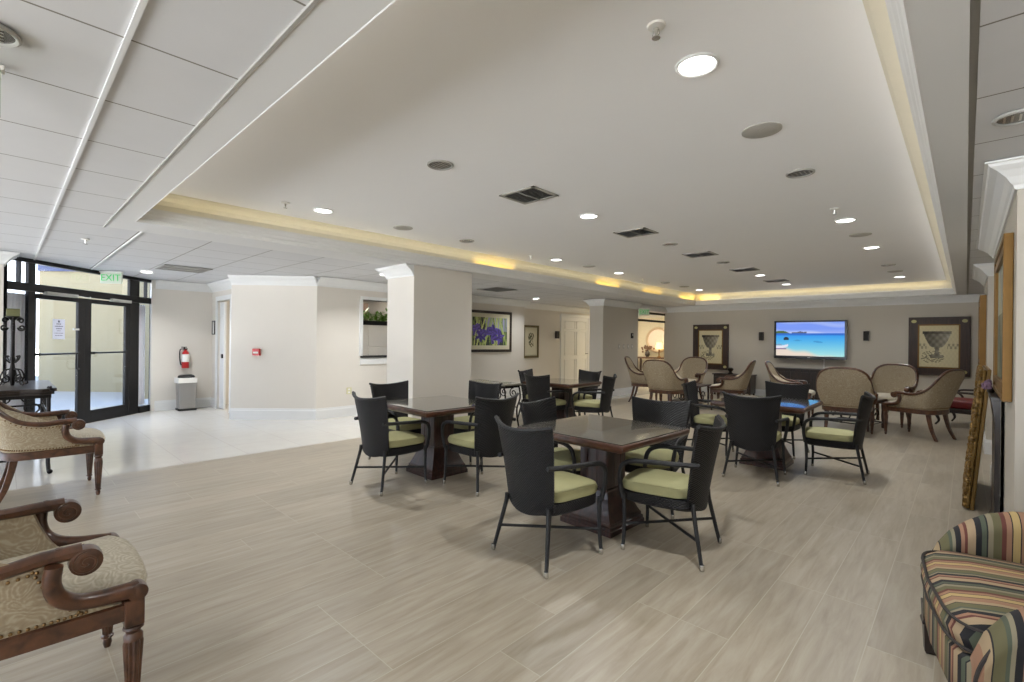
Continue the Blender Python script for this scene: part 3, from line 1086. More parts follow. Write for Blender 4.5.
for n_, (x, y, lb) in enumerate(((-.95, 3.28, 'nearest'), (-.95, 7.19, 'middle'), (-.95, 11.15, 'farthest'))):
    b = MB(); b.lathe([(.115, 0), (.115, -.006), (.10, -.010)], (x, y, TZ), 32)
    tag(b.build('ceiling_speaker', M_TILEW), 'round grey ceiling speaker grille, %s of the right row' % lb, 'speaker', 'round ceiling speakers')
for n_, (x, y, lb) in enumerate(((-4.94, 3.30, 'nearest'), (-4.9, 7.17, 'middle'), (-4.92, 11.2, 'farthest'))):
    b = MB(); b.lathe([(.115, 0), (.115, -.006), (.10, -.010)], (x, y, TZ), 32)
    tag(b.build('ceiling_speaker', M_TILEW), 'round grey ceiling speaker grille, %s of the left row' % lb, 'speaker', 'round ceiling speakers')


def vent(loc, w, h, label, z=TZ, rz=0, dark=None):
    t = thing('ceiling_vent', label, 'air vent', (loc[0], loc[1], z), rz, 'ceiling air vents')
    b = MB()
    for x0, x1, y0, y1 in ((-w / 2, w / 2, -h / 2, -h / 2 + .03), (-w / 2, w / 2, h / 2 - .03, h / 2), (-w / 2, -w / 2 + .03, -h / 2, h / 2), (w / 2 - .03, w / 2, -h / 2, h / 2)):
        b.box(x0, x1, y0, y1, -.010, 0)
    b.build('vent_frame', M_GREY, t, smooth=False)
    b = MB(); b.box(-w / 2 + .03, w / 2 - .03, -h / 2 + .03, h / 2 - .03, -.002, 0); b.build('duct_opening', dark or M_DUCT, t, smooth=False)
    b = MB()
    n = 9
    for k2 in range(n):
        y = lerp(-h / 2 + .05, h / 2 - .05, k2 / (n - 1))
        b.add([(-w / 2 + .03, y - .012, -.012), (w / 2 - .03, y - .012, -.012), (w / 2 - .03, y + .008, -.002), (-w / 2 + .03, y + .008, -.002)], [(0, 1, 2, 3)])
    b.box(-.008, .008, -h / 2 + .03, h / 2 - .03, -.012, -.004)
    b.build('louvre_slats', M_GREY, t, smooth=False)


for (x, y), lb in zip(((-2.95, 3.33), (-2.96, 5.33), (-2.95, 7.27), (-2.95, 9.28), (-2.95, 11.3)), ('nearest', 'second', 'third', 'fourth', 'farthest')):
    vent((x, y), .42, .36, 'square louvred air vent in the raised ceiling, %s of the middle row' % lb)
vent((-8.85, 1.93), .62, .62,  'large square return vent in the tiled ceiling before the entrance', CZ, 0, M_TILEW)
vent((-7.1, 7.05), .60, .60, 'large square vent in the low ceiling beyond the near column', CZ, 0, M_TILEW)


def sprinkler(x, y, z, label):
    t = thing('sprinkler', label, 'sprinkler', (x, y, z), 0, 'ceiling sprinklers')
    b = MB(); b.lathe([(.04, 0), (.036, -.008), (.012, -.012)], seg=16); b.build('escutcheon', M_WHP, t)
    b = MB(); b.lathe([(.010, -.012), (.008, -.03), (.004, -.05), (.018, -.052), (.018, -.055)], seg=12)
    b.tube([(-.012, 0, -.02), (-.016, 0, -.04), (0, 0, -.052)], .002, 5); b.tube([(.012, 0, -.02), (.016, 0, -.04), (0, 0, -.052)], .002, 5)
    b.build('sprinkler_head', M_CHROME, t)


for x, y, z, lb in ((-.97, 1.90, TZ, 'small ceiling sprinkler beside the nearest lit can light'), (-4.93, 1.92, TZ, 'small sprinkler near the left edge of the raised ceiling'),
                    (-.96, 5.66, TZ, 'small sprinkler before the lit can light of the right row'), (-5.0, 5.71, TZ, 'small sprinkler in the left row between the vents and the cove'),
                    (-5.0, 9.3, TZ, 'small far sprinkler by the left cove'), (-7.05, .62, CZ, 'small sprinkler in the tiled ceiling in front of the entrance doors')):
    sprinkler(x, y, z, lb)

# strip lamps lying in the trough behind the lip of the cove, tilted towards the middle of the ceiling
CV = CZ + .1395
TILT = R(180 - 52)
area('cove_strip', (TX0 + .034, (TY0 + TY1) / 2, CV), .006, TY1 - TY0 - .4, 2.6, (1, .86, .55), (0, -TILT, 0))
area('cove_strip', (TX1 - .034, (TY0 + TY1) / 2, CV), .006, TY1 - TY0 - .4, 2.5, (1, .95, .88), (0, TILT, 0))  # right side strip, added to lift the raised ceiling
area('cove_strip', ((TX0 + TX1) / 2, TY1 - .034, CV), TX1 - TX0 - .4, .006, 2.0, (1, .84, .50), (-TILT, 0, 0))
area('cove_strip', ((TX0 + TX1) / 2, TY0 + .034, CV), TX1 - TX0 - .4, .006, 1.0, (1, .95, .88), (TILT, 0, 0))  # unseen near side strip, added as ceiling fill too
# a few amber lamps among them
for y, w in ((5.5, .25), (8.9, .3), (10.9, .2), (12.9, .35)):
    area('amber_strip', (TX0 + .020, y, CZ + .145), .01, .9, w, (1, .62, .08), (R(180), 0, 0))
area('amber_strip', (-5.2, TY1 - .020, CZ + .145), .5, .01, .3, (1, .62, .08), (R(180), 0, 0))

# ------------------------------------------------------------------ dining chairs
def make_dining_chair():
    t = thing('dining_chair', 'dark woven armchair', 'chair', group='woven dining armchairs')

    def back(u, v):
        q = 2 * u - 1
        w = lerp(.215, .272, v ** 1.1)
        x = q * w
        zt = .850 + .035 * q * q
        zb = .305 + .045 * q * q
        z = lerp(zb, zt, v)
        y = -.232 - .098 * v ** 1.25 + (q * q) * lerp(.055, .085, v)
        return (x, y, z)
    b = MB(); b.shell(back, 16, 14, -.020)
    b.build('backrest', M_WICKER, t, angle=50)
    b = MB(); b.tube([back(i / 24, 1.0) for i in range(25)], .013, 8)
    b.build('top_rail', M_RATTAN, t)
    # seat frame: rounded woven apron
    def ringp(sx, y0, y1, z, n=28, e=4.0):
        out = []
        for i in range(n):
            a = 2 * PI * i / n
            c, s_ = math.cos(a), math.sin(a)
            x = sx * math.copysign(abs(c) ** (2 / e), c)
            y = lerp(y0, y1, .5) + (y1 - y0) / 2 * math.copysign(abs(s_) ** (2 / e), s_)
            x *= 1 + .08 * (y - y0) / (y1 - y0)
            out.append((x, y, z))
        return out
    b = MB(); b.loft([ringp(.195, -.205, .275, .318), ringp(.212, -.212, .29, .333), ringp(.212, -.212, .29, .385), ringp(.205, -.205, .28, .39)])
    b.build('seat_frame', M_WICKER, t)
    b = MB(); b.loft([ringp(.18, -.165, .27, .385), ringp(.205, -.175, .298, .397), ringp(.212, -.178, .305, .430), ringp(.202, -.17, .292, .458), ringp(.15, -.13, .22, .474), ringp(.05, -.05, .09, .479)])
    b.build('seat_cushion', M_GREEN, t)
    for sx in (-1, 1):
        p = curve_pts([(sx * .245, .245, .0), (sx * .232, .240, .16), (sx * .224, .246, .30), (sx * .220, .250, .37)], 12)
        b = MB(); b.tube(p, [lerp(.012, .016, i / 12) for i in range(13)], 8)
        lg = b.build('leg', M_RATTAN, t)
        b = MB(); b.lathe([(.011, 0), (.0135, .004), (.0145, .034), (.0138, .038)], (sx * .245, .245, 0), 12)
        b.build('foot_cap', M_CHROME, lg)
        p = curve_pts([(sx * .255, -.270, .0), (sx * .228, -.235, .17), (sx * .204, -.205, .32), (sx * .196, -.20, .38)], 12)
        b = MB(); b.tube(p, [lerp(.012, .016, i / 12) for i in range(13)], 8)
        lg = b.build('leg', M_RATTAN, t)
        b = MB(); b.lathe([(.011, 0), (.0135, .004), (.0145, .034), (.0138, .038)], (sx * .255, -.270, 0), 12)
        b.build('foot_cap', M_CHROME, lg)
        p = curve_pts([(sx * .232, -.245, .635), (sx * .262, -.12, .632), (sx * .275, .05, .625), (sx * .272, .18, .612), (sx * .264, .248, .57), (sx * .252, .268, .48), (sx * .232, .255, .35)], 30)
        b = MB(); b.tube(p, .0165, 8)
        b.build('armrest', M_RATTAN, t)
    b = MB(); b.tube([(-.229, -.236, .165), (.232, .232, .165)], .010, 8); b.build('stretcher', M_RATTAN, t)
    b = MB(); b.tube([(.228, -.235, .175), (-.232, .232, .175)], .010, 8); b.build('stretcher', M_RATTAN, t)
    return t


DC = make_dining_chair(); dcu = []
GRP = 'woven dining armchairs'
# x, y, facing (degrees; 0 faces +Y away from the viewer)
for x, y, rz, lb in (
    (-2.014, 2.513, -6.7, 'black woven armchair in the foreground, left of the nearest square table, its back to us'),
    (-1.472, 3.17, 98.7, 'black woven armchair at the right side of the nearest square table, green seat in view'),
    (-1.965, 3.86, 190, 'black woven armchair behind the nearest table, its shiny back above the tabletop'),
    (-2.47, 3.24, -84, 'black woven armchair at the far left side of the nearest table, before the column table'),
    (-4.055, 2.595, 2.3, 'black woven armchair with its back to us at the left end of the column table'),
    (-3.445, 3.21, 88, 'black woven armchair between the column table and the nearest table, dark back to us'),
    (-4.79, 3.21, -88, 'black woven armchair on the far left of the column table, seen against the white column'),
    (-4.31, 3.86, 184, 'black woven armchair behind the column table with light glinting on its woven back'),
    (-4.86, 5.97, -2, 'black woven armchair with its back to us at the rear middle table, left front'),
    (-5.5, 6.5, -75, 'black woven armchair at the left end of the rear middle table, by the iron console'),
    (-4.95, 7, 170, 'black woven armchair behind the rear middle table, facing us'),
    (-4.26, 6.42, 104, 'black woven armchair at the right end of the rear middle table'),
    (-1.615, 5.49, 6, 'black woven armchair with its broad back to us at the right hand table'),
    (-1.014, 6.19, 94, 'black woven armchair in profile at the right side of the right hand table'),
    (-1.74, 6.9, 176, 'black woven armchair behind the right hand table, its back above the tabletop'),
    (-2.38, 6.22, -80, 'black woven armchair left of the right hand table, green seat and arm showing'),
):
    place(DC, dcu, (x, y, 0), R(rz), lb, GRP)


# ------------------------------------------------------------------ square pedestal tables
def make_table():
    t = thing('dining_table', 'square table', 'table', group='square pedestal tables')
    H_ = .478
    def sq(h, z): return [(-h, -h, z), (h, -h, z), (h, h, z), (-h, h, z)]
    b = MB(); b.loft([sq(H_ - .05, .667), sq(H_ - .02, .680), sq(H_ - .005, .694), sq(H_, .702), sq(H_, .724), sq(H_ - .008, .730)])
    b.build('tabletop', M_CHERRY2, t, smooth=False, bevel=.003)
    b = MB(); b.box(-H_ + .012, H_ - .012, -H_ + .012, H_ - .012, .730, .738)
    b.build('glass_sheet', M_GLTOP, t, smooth=False, bevel=.002)
    b = MB()
    b.box(-.125, .125, -.125, .125, .26, .667)
    for s_ in (-1, 1):
        for k2 in (-.085, 0, .085):
            b.box(k2 - .034, k2 + .034, s_ * .125 - .004, s_ * .125 + .004, .31, .62)
            b.box(s_ * .125 - .004, s_ * .125 + .004, k2 - .034, k2 + .034, .31, .62)
    b.box(-.2, .2, -.2, .2, .64, .668)
    b.build('pedestal', M_MAHOG, t, smooth=False, bevel=.004)
    b = MB()
    b.loft([sq(.232, 0), sq(.232, .035), sq(.224, .04), sq(.224, .06), sq(.214, .066), sq(.214, .085), sq(.205, .095), sq(.188, .13), sq(.168, .18), sq(.148, .235), sq(.138, .28), sq(.138, .30)])
    b.build('base', M_MAHOG, t, smooth=False)
    return t


M_CHERRY2 = wood('tabletop_edge_wood', S(58, 34, 24), S(92, 58, 42), .3, stretch=(3, 3, 3))
DT = make_table(); dtu = []
for x, y, rz, lb in (
    (-2.055, 3.225, -2, 'square glass topped pedestal table nearest to the viewer'),
    (-4.09, 3.19, -2, 'square glass topped pedestal table in front of the near white column'),
    (-4.92, 6.45, 2, 'square glass topped pedestal table in the middle distance, right of the column'),
    (-1.69, 6.16, 1, 'square glass topped pedestal table on the right, before the tan lounge chairs'),
):
    place(DT, dtu, (x, y, 0), R(rz), lb, 'square pedestal tables')


# ------------------------------------------------------------------ barrel armchairs with carved wood frame
def make_armchair():
    t = thing('armchair', 'tan armchair', 'armchair', group='tan armchairs with carved wood frames')
    TS = (0, .2, .4, .6, .8, 1.0)
    def bot(q):
        a = abs(q)
        x = knots(TS, (0, .17, .27, .305, .315, .318), a) * (1 if q >= 0 else -1)
        y = knots(TS, (-.31, -.295, -.235, -.10, .08, .255), a)
        return x, y
    def top(q):
        a = abs(q)
        x = knots(TS, (0, .19, .325, .360, .368, .350), a) * (1 if q >= 0 else -1)
        y = knots(TS, (-.475, -.465, -.40, -.24, -.08, .05), a)
        z = knots((0, .2, .34, .42, .52, .64, .8, 1.0), (1.040, 1.020, .955, .875, .765, .69, .66, .665), a)
        return x, y, z
    Z0 = .445
    def surf(u, v):
        q = 2 * u - 1
        bx, by = bot(q); tx, ty, tz = top(q)
        k_ = abs(q) ** 6
        e = lerp(v, v ** .32, k_)
        ex = lerp(math.sin(v * PI / 2), v, .5)
        return (lerp(bx, tx, ex), lerp(by, ty, e), lerp(Z0, tz, v))
    b = MB(); b.shell(surf, 56, 12, lambda u, v: -.050 * (1 - .35 * v))
    b.build('upholstery', M_FAB, t, angle=60)
    # padded inner back
    # carved top rail following the shell
    n = 64
    pts = []
    for i in range(n + 1):
        q = -1 + 2 * i / n
        p = Vector(surf(i / n, 1.0))
        inn = Vector((-p.x, .05 - p.y, 0)).normalized() * .018
        pts.append(tuple(p + inn + Vector((0, 0, .008))))
    pts = [(pts[0][0], pts[0][1] + .095, pts[0][2] + .002)] + pts + [(pts[-1][0], pts[-1][1] + .095, pts[-1][2] + .002)]
    b = MB(); b.tube(pts, [.023 + .006 * abs(1 - 2 * i / (n + 2)) ** 2 for i in range(n + 3)], 10, flat=.85)
    b.build('top_rail', M_CHERRY, t)
    for sx in (-1, 1):
        px = pts[0][0] if sx < 0 else pts[-1][0]
        # scroll at the end of the arm
        b = MB(); b.m = Matrix.Translation((px, .155, .640)) @ Matrix.Rotation(R(90), 4, 'Y')
        b.lathe([(.030, -.034), (.044, -.028), (.046, 0), (.044, .028), (.030, .034)], seg=24)
        b.m = Matrix()
        for s2 in (-1, 1):
            b.tube([(px + s2 * .034, p[1], p[2]) for p in spiral((px, .155, .640), .040, .006, PI / 2, 1.6, 34, 'yz')], .0045, 6)
        sc_ = b.build('arm_scroll', M_CHERRY, t)
        b = MB()
        for k2 in range(5):
            b.ball((px, .09 - k2 * .022, .692 - .002 * k2), .016 - k2 * .0018, 8, .55)
        b.build('carved_leaf', M_CHERRY, sc_)
        # S-shaped arm support
        sp = curve_pts([(sx * .372, .075, .655), (sx * .366, .070, .60), (sx * .356, .085, .548), (sx * .344, .125, .512), (sx * .330, .185, .493), (sx * .318, .245, .486), (sx * .308, .298, .480)], 20)
        b = MB(); b.tube(sp, [lerp(.024, .030, i / 20) for i in range(21)], 10, flat=1.0)
        b.m = Matrix.Translation((sx * .306, .300, .474)) @ Matrix.Rotation(R(90), 4, 'Y')
        b.lathe([(.018, -.032), (.030, -.028), (.032, 0), (.030, .028), (.018, .032)], seg=18)
        b.m = Matrix()
        b.build('arm_support', M_CHERRY, t)
        # front leg: block, collar, reeded taper
        lx = sx * .305
        b = MB()
        b.box(lx - .029, lx + .029, .262, .320, .355, .452)
        lg = b.build('leg', M_CHERRY, t, smooth=False, bevel=.004)
        b = MB()
        b.lathe([(.020, .357), (.030, .350), (.032, .342), (.024, .334), (.022, .326), (.029, .316), (.0295, .300)], (lx, .291, 0), 24)
        b.lathe([(.026, .300), (.0285, .285), (.017, .062), (.016, .058)], (lx, .291, 0), 48, lobes=12, amp=.09)
        b.lathe([(.016, .060), (.023, .052), (.023, .046), (.014, .038), (.017, .022), (.012, 0)], (lx, .291, 0), 20)
        b.build('reeded_shaft', M_CHERRY, lg)
        # sabre rear leg
        p = curve_pts([(sx * .215, -.225, .40), (sx * .218, -.245, .28), (sx * .226, -.285, .13), (sx * .238, -.345, .0)], 10)
        rings = []
        for i, c in enumerate(p):
            h = lerp(.026, .018, i / 10)
            rings.append([(c[0] - h, c[1] - h, c[2]), (c[0] + h, c[1] - h, c[2]), (c[0] + h, c[1] + h, c[2]), (c[0] - h, c[1] + h, c[2])])
        b = MB(); b.loft(rings[::-1]); b.build('leg', M_CHERRY, t, bevel=.004)
    # seat rail: closed band round the seat
    n = 40
    def band(d, z):
        r_ = []
        for i in range(n + 1):
            q = -1 + 2 * i / n
            x, y = bot(q)
            r_.append((x * (1 + d / .3), (y if y > 0 else y * (1 + d / .3)) + (.02 if abs(q) == 1 else 0), z))
        r_.append((.2, .295 + d, z)); r_.append((0, .30 + d, z)); r_.append((-.2, .295 + d, z))
        return r_
    b = MB(); b.loft([band(-.01, .375), band(.004, .380), band(.006, .438), band(-.004, .447)])
    b.build('seat_rail', M_CHERRY, t)
    def cush(s_, z, g=0):
        r_ = []
        for i in range(n + 1):
            q = -1 + 2 * i / n
            x, y = bot(q)
            r_.append((x * .86 * s_, (y * .80 if y < 0 else y) * s_, z))
        for x, y in ((.285, .315), (.2, .345), (.07, .355), (-.07, .355), (-.2, .345), (-.285, .315)):
            r_.append((x * s_, y * s_, z))
        return r_
    b = MB(); b.loft([cush(.97, .445), cush(1.0, .452), cush(1.01, .475), cush(.985, .500), cush(.90, .518), cush(.7, .532), cush(.35, .540), cush(.08, .542)])
    b.build('seat_cushion', M_SEAT, t, angle=60)
    # brass nail heads along the fabric edges
    b = MB()
    def nail(p, nrm):
        b.m = Matrix.Translation(Vector(p) + Vector(nrm) * .001)
        b.ball((0, 0, 0), .0062, 6)
        b.m = Matrix()
    for i in range(2, 87):
        q = -1 + 2 * i / 88
        x, y = bot(q)
        r0 = Vector(surf((q + 1) / 2, .045))
        o_ = Vector((x, y if y < 0 else y * .2, 0)).normalized()
        nail(r0 + o_ * .002, o_)
    b.build('nail_trim', M_NAIL, t)
    for sx in (-1, 1):
        b = MB()
        for i in range(1, 56):
            u = i / 56
            q = 2 * u - 1
            if abs(q) > .5 and q * sx > 0:
                p = Vector(surf(u, .90))
                o_ = Vector((p.x, p.y * .3, 0)).normalized()
                nail(p + o_ * .002, o_)
        for i in range(1, 12):
            v = i / 12
            p = Vector(surf(.015 if sx < 0 else .985, v))
            nail(p + Vector((sx * .002, -.012, 0)), (sx, 0, 0))
        b.build('nail_trim', M_NAIL, t)
    return t


AC = make_armchair(); acu = []
GRP = 'tan armchairs with carved wood frames'
for x, y, rz, lb in (
    (-2.505, .045, 0, 'large tan paisley armchair in the lower left foreground, studded carved wood frame'),
    (-5.88, .30, 0, 'tan armchair with wood frame at the left edge, in front of the iron console'),
    (-5.50, 10.45, -72, 'tan armchair on the left of the left lounge group, in profile facing right'),
    (-4.47, 9.40, -4, 'tan armchair with its back to us in the left lounge group'),
    (-4.88, 11.30, 176, 'tan armchair facing us below the left urn print'),
    (-3.62, 10.55, 98, 'tan armchair in profile facing left, between the lounge group and the television wall'),
    (-2.42, 10.50, -84, 'tan armchair below the television, facing right, half hidden by the dark chair'),
    (-1.36, 9.10, 2, 'tan armchair in the right lounge group with its broad back to us'),
    (-1.02, 10.85, 168, 'tan armchair facing us to the left of the right urn print'),
    (-.52, 9.72, 66, 'tan armchair at the far right of the lounge, seen from behind in three quarter view'),
):
    place(AC, acu, (x, y, 0), R(rz), lb, GRP)


# ------------------------------------------------------------------ striped club chair
t = thing('club_chair', 'multicoloured striped club chair in the lower right foreground', 'armchair', (.324, 2.592, 0), R(100))
def arm(sx):
    ys = [-.40, -.2, 0, .10, .18, .24, .30, .345, .375]
    hs = [.700, .700, .700, .690, .665, .625, .570, .50, .41]
    rings = []
    for y, h in zip(ys, hs):
        k_ = max(0, (h - .41) / .305)
        w = lerp(.050, .068, k_)
        cx = sx * lerp(.405, .420, k_)
        ring = [(cx - sx * .055, y, .22), (cx + sx * .035, y, .22)]
        zc = h - w
        lo = min(zc - .02, .45)
        ring.append((cx + sx * .035, y, max(.25, lo - .05)))
        for i in range(13):
            a = -PI * .15 + PI * 1.2 * i / 12
            ring.append((cx + sx * w * math.cos(a), y, zc + w * math.sin(a)))
        ring.append((cx - sx * .055, y, max(.25, lo - .05)))
        rings.append(ring if sx > 0 else ring[::-1])
    b = MB(); b.loft(rings); o_ = b.build('arm', M_STY, t, angle=60)
    # welt and scroll on the arm front
    wl_ = [(sx * .452, y + .002, h - .045 * .9) for y, h in zip(ys[3:], hs[3:])] + [(sx * .445, .378, .24)]
    b = MB(); b.tube(curve_pts(wl_, 24), .006, 6)
    b.build('welt', M_WELT, o_)
arm(1); arm(-1)
def rr(x, y0, y1, z, e=8, n=40, bow=0.0):
    out = []
    for i in range(n):
        a = 2 * PI * i / n
        c, s_ = math.cos(a), math.sin(a)
        xx = x * math.copysign(abs(c) ** (2 / e), c)
        yy = lerp(y0, y1, .5) + (y1 - y0) / 2 * math.copysign(abs(s_) ** (2 / e), s_)
        if s_ > 0: yy += bow * (1 - (xx / x) ** 2)
        out.append((xx, yy, z))
    return out
b = MB(); b.loft([rr(.42, -.40, .385, .225, bow=.03), rr(.43, -.40, .395, .235, bow=.03), rr(.43, -.40, .395, .37, bow=.03), rr(.42, -.40, .385, .385, bow=.03)])
b.build('seat_apron', M_STX, t, angle=50)
b = MB(); b.loft([rr(.345, -.28, .375, .385, bow=.03), rr(.37, -.28, .40, .40, bow=.03), rr(.375, -.28, .41, .44, bow=.03), rr(.368, -.28, .40, .475, bow=.03), rr(.34, -.26, .37, .500, bow=.03), rr(.24, -.2, .29, .518), rr(.1, -.1, .14, .524)])
cu_ = b.build('seat_cushion', M_STX, t, angle=60)
b = MB()
for z, k_ in ((.40, 1.0), (.478, .996)):
    b.tube([(p[0] * k_ * 1.003, p[1] * 1.003, z) for p in rr(.371, -.28, .402, z, bow=.03)], .0055, 6, closed=True)
b.build('welt', M_WELT, cu_)
b = MB(); b.shell(lambda u, v: ((2 * u - 1) * lerp(.36, .40, v), -.28 - .12 * v - .02 * math.cos((u - .5) * PI), lerp(.36, .93 - .03 * (2 * u - 1) ** 2, v)), 20, 12, -.14)
b.build('backrest', M_STX, t, angle=60)
for x, y in ((.396, .366), (-.396, .366), (.36, -.37), (-.36, -.37)):
    b = MB()
    def q4(h, z): return [(x - h, y - h, z), (x + h, y - h, z), (x + h, y + h, z), (x - h, y + h, z)]
    b.loft([q4(.019, 0), q4(.024, .012), q4(.029, .13), q4(.036, .137), q4(.036, .146), q4(.031, .152), q4(.034, .228)])
    b.build('leg', M_ESPR, t, smooth=False, bevel=.003)

# ------------------------------------------------------------------ iron console by the entrance with its candle stand
t = thing('iron_console', 'dark wood topped wrought iron console behind the left armchair', 'console', (-7.42, .12, 0))
pl = [(-.66, -.24), (-.60, -.27), (.60, -.27), (.64, -.22), (.67, -.24), (.69, -.16), (.66, 0), (.69, .16), (.67, .24), (.64, .22), (.60, .27), (-.60, .27), (-.66, .24)]
b = MB(); b.prism(pl, .83, .865); b.prism([(x * .97, y * .94) for x, y in pl], .80, .83)
b.build('tabletop', M_ESPR, t, smooth=False, bevel=.006)
for sy in (-1, 1):
    b = MB()
    b.tube(curve_pts([(.70, sy * .20, .88), (.73, sy * .22, .865), (.71, sy * .24, .85)], 10), .014, 6)
    b.tube(spiral((.69, sy * .22, .865), .028, .006, 0, 1.3, 18), .008, 6)
    b.build('corner_curl', M_IRON, t)
b = MB(); b.box(-.60, .60, -.23, .23, .765, .80); b.build('apron', M_IRON, t, smooth=False)
for sx in (-1, 1):
    for sy in (-1, 1):
        b = MB()
        b.tube([(sx * .58, sy * .21, .77), (sx * .56, sy * .21, .45), (sx * .57, sy * .21, .10), (sx * .62, sy * .215, .02), (sx * .66, sy * .22, .012)], .018, 8)
        b.ball((sx * .66, sy * .22, .022), .024, 10)
        b.build('leg', M_IRON, t)
b = MB()
for sy in (-.21, .21):
    b.tube([(-.56, sy, .16), (.56, sy, .16)], .010, 6)
    b.tube([(-.56, sy, .58), (.56, sy, .58)], .010, 6)
    for cx in (-.36, -.12, .12, .36):
        b.tube(spiral((cx, sy, .30), .11, .02, -PI / 2, 1.6), .009, 6)
        b.tube(spiral((cx + .04, sy, .48), .08, .015, PI / 2, -1.5), .008, 6)
        b.tube(spiral((cx, sy, .68), .075, .012, PI / 2, 1.5), .008, 6)
for x in (-.56, .56):
    b.tube([(x, -.21, .16), (x, .21, .16)], .010, 6)
    b.tube([(x, -.21, .58), (x, .21, .58)], .010, 6)
    for cy in (-.1, .1):
        b.tube(spiral((x, cy, .33), .085, .015, -PI / 2, 1.6, 28, 'yz'), .008, 6)
        b.tube(spiral((x, cy, .67), .075, .012, PI / 2, 1.5, 28, 'yz'), .008, 6)
b.build('scrollwork', M_IRON, t)

t = thing('candle_stand', 'tall black scrolled iron candle stand with a square candle, on the iron console', 'candle holder', (-7.33, .075, .869))
t.scale = (.78, .78, .80)
b = MB(); b.lathe([(.018, .0), (.026, .05), (.038, .10), (.044, .15), (.026, .24), (.020, .30), (.032, .34), (.022, .38), (.021, .66), (.024, .78), (.020, .86), (.06, .90), (.075, .905), (.075, .915)], seg=16)
b.build('stem', M_IRON, t)
for i in range(4):
    a = 2 * PI * i / 4 + .6
    c, s_ = math.cos(a), math.sin(a)
    b = MB()
    for pth in (curve_pts([(.03, 0, .22), (.10, 0, .20), (.135, 0, .12), (.12, 0, .05), (.15, 0, .012), (.18, 0, .02), (.175, 0, .05)], 26),
                spiral((.085, 0, .085), .055, .012, PI / 2, 1.4), curve_pts([(.03, 0, .30), (.07, 0, .34), (.085, 0, .39), (.06, 0, .385)], 12)):
        b.tube([(p[0] * c, p[0] * s_, p[2]) for p in pth], .009, 6)
    b.build('scroll_foot', M_IRON, t)
for i in range(6):
    a = 2 * PI * i / 6
    c, s_ = math.cos(a), math.sin(a)
    b = MB()
    for pth in (spiral((.085, 0, .86), .036, .010, PI, -1.3), spiral((.095, 0, .765), .042, .010, PI, 1.4)):
        b.tube([(p[0] * c, p[0] * s_, p[2]) for p in pth], .010, 6)
    b.build('scroll_branch', M_IRON, t)
b = MB(); b.box(-.065, .065, -.065, .065, .915, 1.015); b.build('candle', plain('olive_candle_wax', S(104, 104, 66), .6), t, smooth=False, bevel=.006)

# ------------------------------------------------------------------ second iron console behind the near column
t = thing('iron_console', 'iron console with a pale stone top right of the near column, behind the dining chairs', 'console', (-5.64, 5.50, 0))
b = MB(); b.prism([(-.49, -.20), (.49, -.20), (.49, .20), (-.49, .20)], .70, .728); b.build('tabletop', plain('grey_stone_top', S(140, 136, 122), .2), t, smooth=False, bevel=.006)
for sx in (-1, 1):
    for sy in (-1, 1):
        b = MB(); b.tube(curve_pts([(sx * .45, sy * .17, .70), (sx * .48, sy * .17, .5), (sx * .41, sy * .17, .3), (sx * .46, sy * .17, 0)], 16), .013, 6); b.build('leg', M_IRON, t)
b = MB()
for sy in (-.17, .17):
    b.tube([(-.43, sy, .34), (.43, sy, .34)], .009, 6)
    for cx in (-.33, -.11, .11, .33):
        b.tube(spiral((cx, sy, .56), .085, .015, PI / 2, 1.5), .009, 6)
b.box(-.45, .45, -.17, .17, .66, .70)
b.build('scrollwork', M_IRON, t)

# ------------------------------------------------------------------ lounge tables
def coffee_table(loc, rz, label, shelf):
    t = thing('coffee_table', label, 'table', loc, rz, 'low lounge tables')
    b = MB(); b.prism([(-.36, -.36), (.36, -.36), (.36, .36), (-.36, .36)], .46, .495); b.build('tabletop', M_MAHOG, t, smooth=False, bevel=.006)
    for sx in (-1, 1):
        for sy in (-1, 1):
            b = MB(); b.lathe([(.018, 0), (.022, .06), (.016, .10), (.024, .20), (.018, .30), (.026, .38), (.026, .46)], (sx * .31, sy * .31, 0), 12); b.build('leg', M_MAHOG, t)
    b = MB()
    for s_ in (-1, 1):
        b.tube(spiral((0, s_ * .31, .24), .13, .02, 0, 1.5), .010, 6)
        b.tube(spiral((s_ * .31, 0, .24), .13, .02, 0, 1.5, 28, 'yz'), .010, 6)
        b.tube([(-.31, s_ * .31, .10), (.31, s_ * .31, .10)], .009, 6); b.tube([(s_ * .31, -.31, .10), (s_ * .31, .31, .10)], .009, 6)
    b.build('scrollwork', M_IRON, t)
    if shelf:
        b = MB(); b.box(-.31, .31, -.31, .31, .12, .14); b.build('shelf', M_MAHOG, t, smooth=False)
coffee_table((-4.45, 10.42, 0), 0, 'low dark wood table with a shelf in the middle of the left lounge group', True)
coffee_table((-1.38, 9.98, 0), R(-12), 'low dark table with iron scrolls in the middle of the right lounge group', False)

